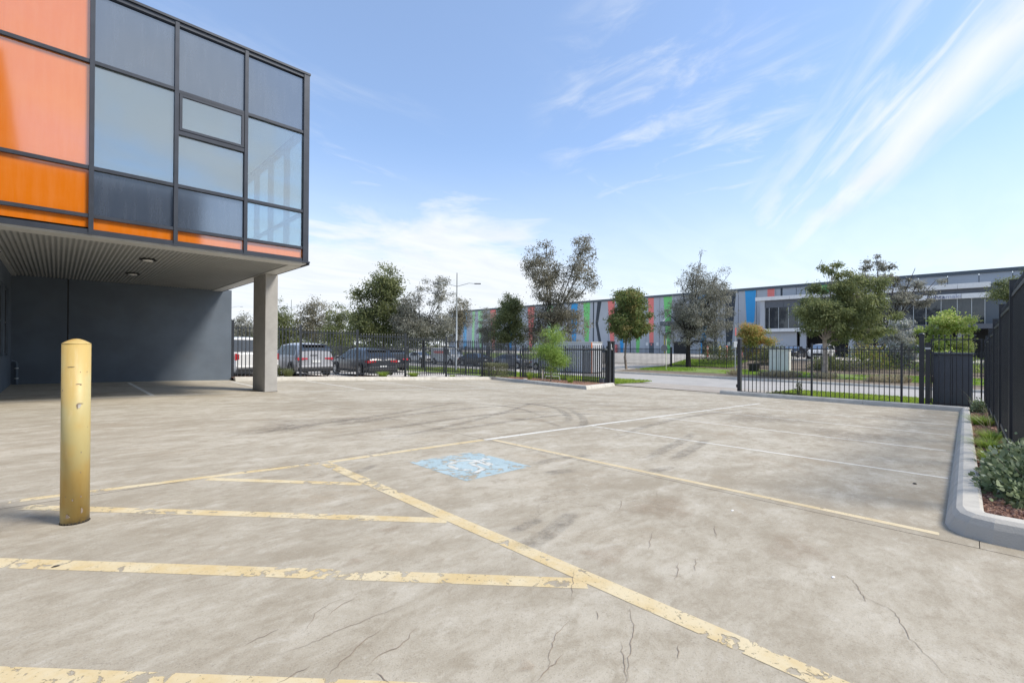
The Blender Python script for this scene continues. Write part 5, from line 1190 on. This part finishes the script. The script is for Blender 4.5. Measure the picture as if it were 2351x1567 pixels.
    # wheels
    for wx in (-h+.88 if kind != 'ute' else -h+1.15, h-.85):
        for s in (-1, 1):
            yo = s*(hw+.004)
            ar = MB(); n = 22
            vs = [(wx, yo, wr+.02)]+[(wx+(wr*1.17)*math.cos(2*math.pi*q/n), yo+.0, wr+.02+(wr*1.17)*math.sin(2*math.pi*q/n)) for q in range(n)]
            ar.add(vs, [((0, 1+q, 1+(q+1) % n) if s < 0 else (0, 1+(q+1) % n, 1+q)) for q in range(n)])
            link('wheel_arch', ar.mesh('wheel_arch'), M['trim'], root)
            whl = link('wheel', wheel_mesh(wr), M['tyre'], root, (wx, s*(hw-.095), wr)); whl.rotation_euler = (0, 0, 0 if s > 0 else math.pi)
            link('rim', rim_mesh(wr), M['rim'], whl)
    if badge:
        tcu = bpy.data.curves.new('badge', 'FONT'); tcu.body = badge; tcu.size = .10; tcu.align_x = 'CENTER'; tcu.extrude = .003
        tmp = bpy.data.objects.new('badge', tcu); me = bpy.data.meshes.new_from_object(tmp); bpy.data.objects.remove(tmp)
        q = link('badge', me, M['rim'], root, (-h-.03, 0, sh*.84)); q.rotation_euler = (R(90), 0, R(-90))
    return root
WM = {}
def wheel_mesh(r):
    if ('w', r) not in WM:
        mb = MB(); n = 28; pr_ = [(r*.66, .105), (r*.90, .115), (r, .085), (r, -.085), (r*.9, -.115), (r*.3, -.11)]
        for rad, y in pr_:
            for k in range(n): t_ = 2*math.pi*k/n; mb.v.append((rad*math.cos(t_), y, rad*math.sin(t_)))
        for i in range(len(pr_)-1):
            for k in range(n): mb.f.append((i*n+k, i*n+(k+1) % n, (i+1)*n+(k+1) % n, (i+1)*n+k))
        mb.f.append(tuple(range(n-1, -1, -1)))
        me = mb.mesh('wheel'); me.materials.append(M['tyre']); WM[('w', r)] = me
    return WM[('w', r)]
def rim_mesh(r):
    if ('r', r) not in WM:
        mb = MB(); n = 5; R0 = r*.64
        for k in range(n):
            t0 = 2*math.pi*k/n; pts = [(.05*math.cos(t0+1.2), .05*math.sin(t0+1.2)), (R0*math.cos(t0+.22), R0*math.sin(t0+.22)), (R0*math.cos(t0-.22), R0*math.sin(t0-.22)), (.05*math.cos(t0-1.2), .05*math.sin(t0-1.2))]
            mb.add([(x, .112, z) for x, z in pts], [(0, 1, 2, 3)])
        m2 = 28
        for rad0, rad1 in ((R0*.92, R0*1.02),):
            b = len(mb.v)
            for k in range(m2): t_ = 2*math.pi*k/m2; mb.v += [(rad0*math.cos(t_), .114, rad0*math.sin(t_)), (rad1*math.cos(t_), .118, rad1*math.sin(t_))]
            for k in range(m2): q = (k+1) % m2; mb.f.append((b+2*k, b+2*k+1, b+2*q+1, b+2*q))
        me = mb.mesh('rim'); me.materials.append(M['rim']); WM[('r', r)] = me
    return WM[('r', r)]
P_silver = car_paint('paint_silver', (.36, .37, .40)); P_dark = car_paint('paint_graphite', (.035, .04, .05)); P_white = car_paint('paint_white', (.72, .72, .71)); P_black = car_paint('paint_black', (.014, .016, .022)); P_grey = car_paint('paint_grey', (.20, .21, .24)); P_wine = car_paint('paint_dark_wine', (.05, .015, .025))
gy = -.36
car('pickup_truck', 'white pickup with red tail lamps parked left of the column', 'pickup', (6.35, 25.1, -.33), R(90), P_white, 5.3, 1.86, 1.84, 'ute')
# roof racks on the pickup
car('parked_car', 'silver SUV seen from behind right of the column', 'car', (9.0, 24.9, -.40), R(90), P_silver, 4.55, 1.84, 1.66, 'suv')
car('parked_car', 'graphite crossover with wide red tail lamps right of the silver SUV', 'car', (12.2, 24.15, -.47), R(90), P_dark, 4.6, 1.86, 1.50, 'hatch', badge='KIA')
car('parked_car', 'dark wine SUV half hidden behind the fourth fence post', 'car', (20.1-2.0, 32.5, -.78), R(90), P_black, 4.5, 1.82, 1.65, 'suv')
gs = 'cars parked along the far side of the street'
car('street_car', 'white hatchback left of the forked dark trunk across the street', 'car', (33.2, 50.0, -1.1), R(-90), P_white, 4.3, 1.78, 1.48, 'hatch', group=gs)
van_ = car('white_van', 'white van with a red stripe behind the street lamp pole', 'van', (33.0, 43.8, -1.1), R(-90), P_white, 4.9, 1.9, 1.95, 'van', group=gs)
link('red_stripe', MB().box(-1.6, .3, -.962, -.955, 1.35, 1.6).mesh('red_stripe'), M['str_red'], van_); link('red_stripe', MB().box(-1.6, .3, .955, .962, 1.35, 1.6).mesh('red_stripe'), M['str_red'], van_)
car('street_car', 'dark sedan leftmost above the clipped hedge', 'car', (33.1, 38.6, -1.1), R(-90), P_black, 4.7, 1.84, 1.46, 'sedan', group=gs)
car('street_car', 'dark grey sedan right of the clipped hedge', 'car', (33.1, 33.0, -1.1), R(-90), P_grey, 4.7, 1.84, 1.46, 'sedan', group=gs)
car('street_car', 'silver sedan half hidden by the small weeping tree', 'car', (33.1, 27.6, -1.1), R(-90), P_silver, 4.6, 1.82, 1.46, 'sedan', group=gs)
gy_ = 'cars parked before the far office'
car('yard_car', 'dark sedan left of the pale tree trunk by the office', 'car', (66, 15.6, T(66)), R(180), P_black, 4.7, 1.84, 1.46, 'sedan', group=gy_)
car('yard_car', 'white SUV just left of the pale tree trunk', 'car', (57.0, 10.9, T(57)), R(180), P_white, 4.6, 1.84, 1.62, 'suv', group=gy_)
car('yard_car', 'dark grey sedan between the pale trunk and the silvery tree', 'car', (57.0, 6.2, T(57)), R(170), P_grey, 4.7, 1.84, 1.46, 'sedan', group=gy_)
car('yard_car', 'white hatchback with one red lamp behind the silvery tree', 'car', (55.5, 3.3, T(55)), R(100), P_white, 4.5, 1.82, 1.55, 'suv', group=gy_)

# ================================================================ FAR WAREHOUSE
WA = 86.0; wh = thing('warehouse', 'long grey precast warehouse with coloured slanted stripes across the street', 'warehouse', (WA+10, 50, -.2))
ZW = 11.15
bs = list(np.arange(-22, 113.1, 3.0)); bs = bs+[114]
for i in range(len(bs)-1):
    part('precast_panel', MB().box(WA, WA+.3, bs[i]+.035, bs[i+1]-.035, -.3, ZW), M['precast'], wh)
part('rear_shell', MB().box(WA+.32, WA+60, -22, 114, -.3, ZW-.2), M['ware_trim'], wh)
part('gutter', MB().box(WA-.18, WA+.35, -22.2, 114.2, ZW+.001, ZW+.45), M['ware_trim'], wh)
def stripe(bt0, bt1, bb0, bb1, mat, z0=-.1, z1=ZW-.01, mid=None):
    """painted stripe; tapers from its top width to its bottom width"""
    x = WA-.012; mb = MB()
    rows = [(bb0, bb1, z0)]+([mid] if mid else [])+[(bt0, bt1, z1)]
    for p, q, z in rows: mb.v += [(x, p, z), (x, q, z)]
    for k in range(len(rows)-1): mb.f.append((2*k, 2*k+1, 2*k+3, 2*k+2))
    part('mural_stripe', mb, M['str_'+mat], wh)
stripe(107.2, 105.2, 106.6, 105.4, 'sky'); stripe(102.7, 101.5, 102.9, 101.9, 'lime'); stripe(100.2, 98.0, 99.4, 98.6, 'lime'); stripe(95, 92.5, 94.2, 92.9, 'red'); stripe(88, 86, 87.6, 86.4, 'blue')
stripe(80.5, 78, 79.8, 78.9, 'red'); stripe(74, 72, 73.5, 72.6, 'lime'); stripe(66.5, 64.5, 66, 65, 'blue'); stripe(62.9, 61.0, 62.3, 61.4, 'green'); stripe(60.2, 59.9, 60.2, 59.9, 'dark')
stripe(59.0, 57.9, 58.2, 57.4, 'dark', mid=(59.5, 58.8, 6.3)); stripe(56.3, 54.5, 55.4, 54.6, 'red'); stripe(53.3, 52.1, 53.0, 52.3, 'blue', z1=5.5); stripe(50.75, 50.5, 50.75, 50.5, 'dark', z1=4); stripe(49.6, 48.0, 49.2, 48.5, 'green')
stripe(46.6, 45.3, 46.2, 45.3, 'red', z0=1.95); stripe(43.2, 41.4, 42.4, 41.8, 'green'); stripe(36.3, 34.4, 35.6, 34.8, 'blue'); stripe(33.4, 33.1, 33.2, 32.6, 'dark'); stripe(31.4, 29.4, 31.0, 30.2, 'dark')
stripe(27.9, 26.1, 27.3, 26.6, 'blue'); stripe(24.3, 23.2, 24.2, 23.3, 'red'); stripe(22.3, 22.0, 22.3, 22.0, 'dark'); stripe(17, 15.5, 16.8, 15.8, 'green'); stripe(-8, -10, -8.5, -9.6, 'blue')
dr = part('door', MB().box(WA-.06, WA-.02, 45.25, 46.25, -.15, 1.95), M['ware_trim'], wh); part('door_sign', MB().box(WA-.075, WA-.062, 45.6, 45.9, 1.45, 1.75), M['str_red'], dr)
for y, z in ((46.75, 1.75), (44.45, 1.75), (30.6, 1.8)): part('wall_sign', MB().box(WA-.05, WA-.02, y-.25, y+.25, z-.35, z+.3), M['white'], wh)
part('orange_racking', MB().box(WA-1.0, WA-.3, 53.6, 55.0, -.1, 1.6), M['str_red'], wh)
for y0, y1, mt in ((38.5, 41.0, 'black'), (33.4, 35.4, 'black')): part('roller_door', MB().box(WA-.05, WA-.018, y0, y1, -.14, 2.2), M[mt], wh)
aw = part('awning', MB().box(WA-3.2, WA-.02, 31.5, 42.3, 5.25, 6.05), M['ware_trim'], wh)
for y in (41.8, 36.8): part('awning_stay', MB().tube([(WA-3.0, y, 6.1), (WA-.1, y-1.2, 8.6)], .08, 6), M['steel'], wh)
for y in (40.5,): part('window', MB().box(WA-.05, WA-.02, 37.0, 40.6, 6.6, 8.8), M['far_glass'], wh)
part('yellow_pipe', MB().tube([(WA-.1, 42.9, -.1), (WA-.1, 42.9, 3.4)], .09, 6), M['safety_yellow'], wh)

OA = 78.0; of = thing('far_office', 'glazed two storey office block with white fascias attached to the warehouse', 'building', (OA+4, 11, -.15))
part('body', MB().box(OA+.6, WA-.03, -20, 23.2, 3.7, 9.0), M['ware_trim'], of)
# left wing
def fasc(y0, y1, z0, z1, x0=OA, dep=1.2, mat='white', nm='fascia'):
    n = max(1, int(round((y1-y0)/2.6))); 
    for k in range(n): part(nm+'_panel', MB().box(x0, x0+dep, y0+(y1-y0)*k/n+.012, y0+(y1-y0)*(k+1)/n-.012, z0, z1), M[mat], of)
fasc(9.5, 23.8, 8.50, 9.05); fasc(9.5, 23.0, 3.60, 4.10)
fasc(9.5, 22.5, 7.35, 8.48, OA+.45, .14, 'kiosk', 'spandrel')
yb = [22.5, 21.9, 20.6, 19.25, 17.9, 16.5, 15.1, 13.7, 12.3, 10.9, 9.5]
for y1, y0 in zip(yb, yb[1:]):
    part('window', MB().box(OA+.50, OA+.53, y0+.03, y1-.03, 4.12, 7.33), M['far_glass'], of)
for y in yb: part('mullion', MB().box(OA+.44, OA+.56, y-.03, y+.03, 4.12, 7.34), M['steel'], of)
part('end_wall', MB().box(OA+.4, WA-.03, 22.54, 23.2, 3.72, 8.48), M['precast'], of)
# right wing
fasc(-1.9, 9.48, 8.55, 9.15, OA, 1.4); fasc(-1.9, 8.0, 7.32, 7.92, OA, 1.4)
fasc(-1.4, 8.6, 7.93, 8.54, OA+.5, .2, 'kiosk', 'spandrel')
part('sloped_fascia', MB().add([(OA-.02, 8.0, 7.32), (OA-.02, 9.6, 5.1), (OA-.02, 9.9, 5.4), (OA-.02, 8.3, 7.92), (OA+1.2, 8.0, 7.32), (OA+1.2, 9.6, 5.1), (OA+1.2, 9.9, 5.4), (OA+1.2, 8.3, 7.92)], [(0, 1, 2, 3), (7, 6, 5, 4), (0, 4, 5, 1), (1, 5, 6, 2), (2, 6, 7, 3), (3, 7, 4, 0)]), M['white'], of)
yb = [8.6, 7.4, 6.2, 5.0, 3.8, 2.4, .95, -.3, -1.42]
for y1, y0 in zip(yb, yb[1:]): part('window', MB().box(OA+.52, OA+.55, y0+.03, y1-.03, 4.18, 7.30), M['far_glass'], of)
for y in yb: part('mullion', MB().box(OA+.46, OA+.58, y-.03, y+.03, 4.18, 7.31), M['steel'], of)
part('awning', MB().box(OA-1.2, OA+.5, -3.4, 9.4, 3.60, 4.15), M['steel_dark'] if 'steel_dark' in M else M['kiosk'], of)
# recess to the right
fasc(-16, -2.2, 8.25, 8.85, OA+3, 1.4); fasc(-16, -2.2, 6.9, 7.5, OA+3, 1.4)
part('window', MB().box(OA+3.5, OA+3.55, -16, -1.5, 4.1, 6.88), M['far_glass'], of)
part('balustrade', MB().box(OA+1.2, OA+1.24, -8, -1.5, 4.2, 5.3), M['clear'], of)
part('undercroft_wall', MB().box(OA+4.5, OA+4.7, -20, 23.2, -.2, 3.69), M['black'], of)
part('undercroft_soffit', MB().box(OA+.3, WA-.04, -20, 22.5, 3.60, 3.695), M['kiosk'], of)
for y in (22.6, 17.4, 11.5, 6.0, .5, -5.0): part('column', MB().box(OA+.7, OA+1.3, y-.4, y+.4, -.2, 3.59), M['precast'], of)
part('entry_wall', MB().box(OA+.62, OA+.9, 18.2, 22.18, -.2, 3.58), M['precast'], of)
def text(body, size, loc, mat, parent, name='lettering'):
    tcu = bpy.data.curves.new(name, 'FONT'); tcu.body = body; tcu.size = size; tcu.extrude = .02; tcu.align_x = 'LEFT'
    tmp = bpy.data.objects.new(name, tcu); me = bpy.data.meshes.new_from_object(tmp); bpy.data.objects.remove(tmp)
    q = link(name, me, mat, parent, Vector(loc)-parent.location); q.rotation_euler = (R(90), 0, R(-90)); return q, max(v.co.x for v in me.vertices)
M['navy'] = pr('sign_navy', (.03, .04, .14), .5); M['lett_grey'] = pr('sign_grey', (.42, .44, .55), .5)
q, wd_ = text('huhta', .74, (OA-.04, 3.7, 7.38), M['navy'], of); text('maki', .74, (OA-.04, 3.7-wd_-.04, 7.38), M['lett_grey'], of)
# red feature left in the view of the side fence and far rooftops at left
lr = thing('distant_building', 'pale distant shed low behind the trees at left', 'building', (45, 150, -1))
part('wall', MB().box(35, 60, 150, 165, -1.5, 4.2), M['precast'], lr); part('roof', MB().box(34.5, 60.5, 149.5, 165.5, 4.2, 4.6), M['ware_trim'], lr)
bpy.context.view_layer.update()
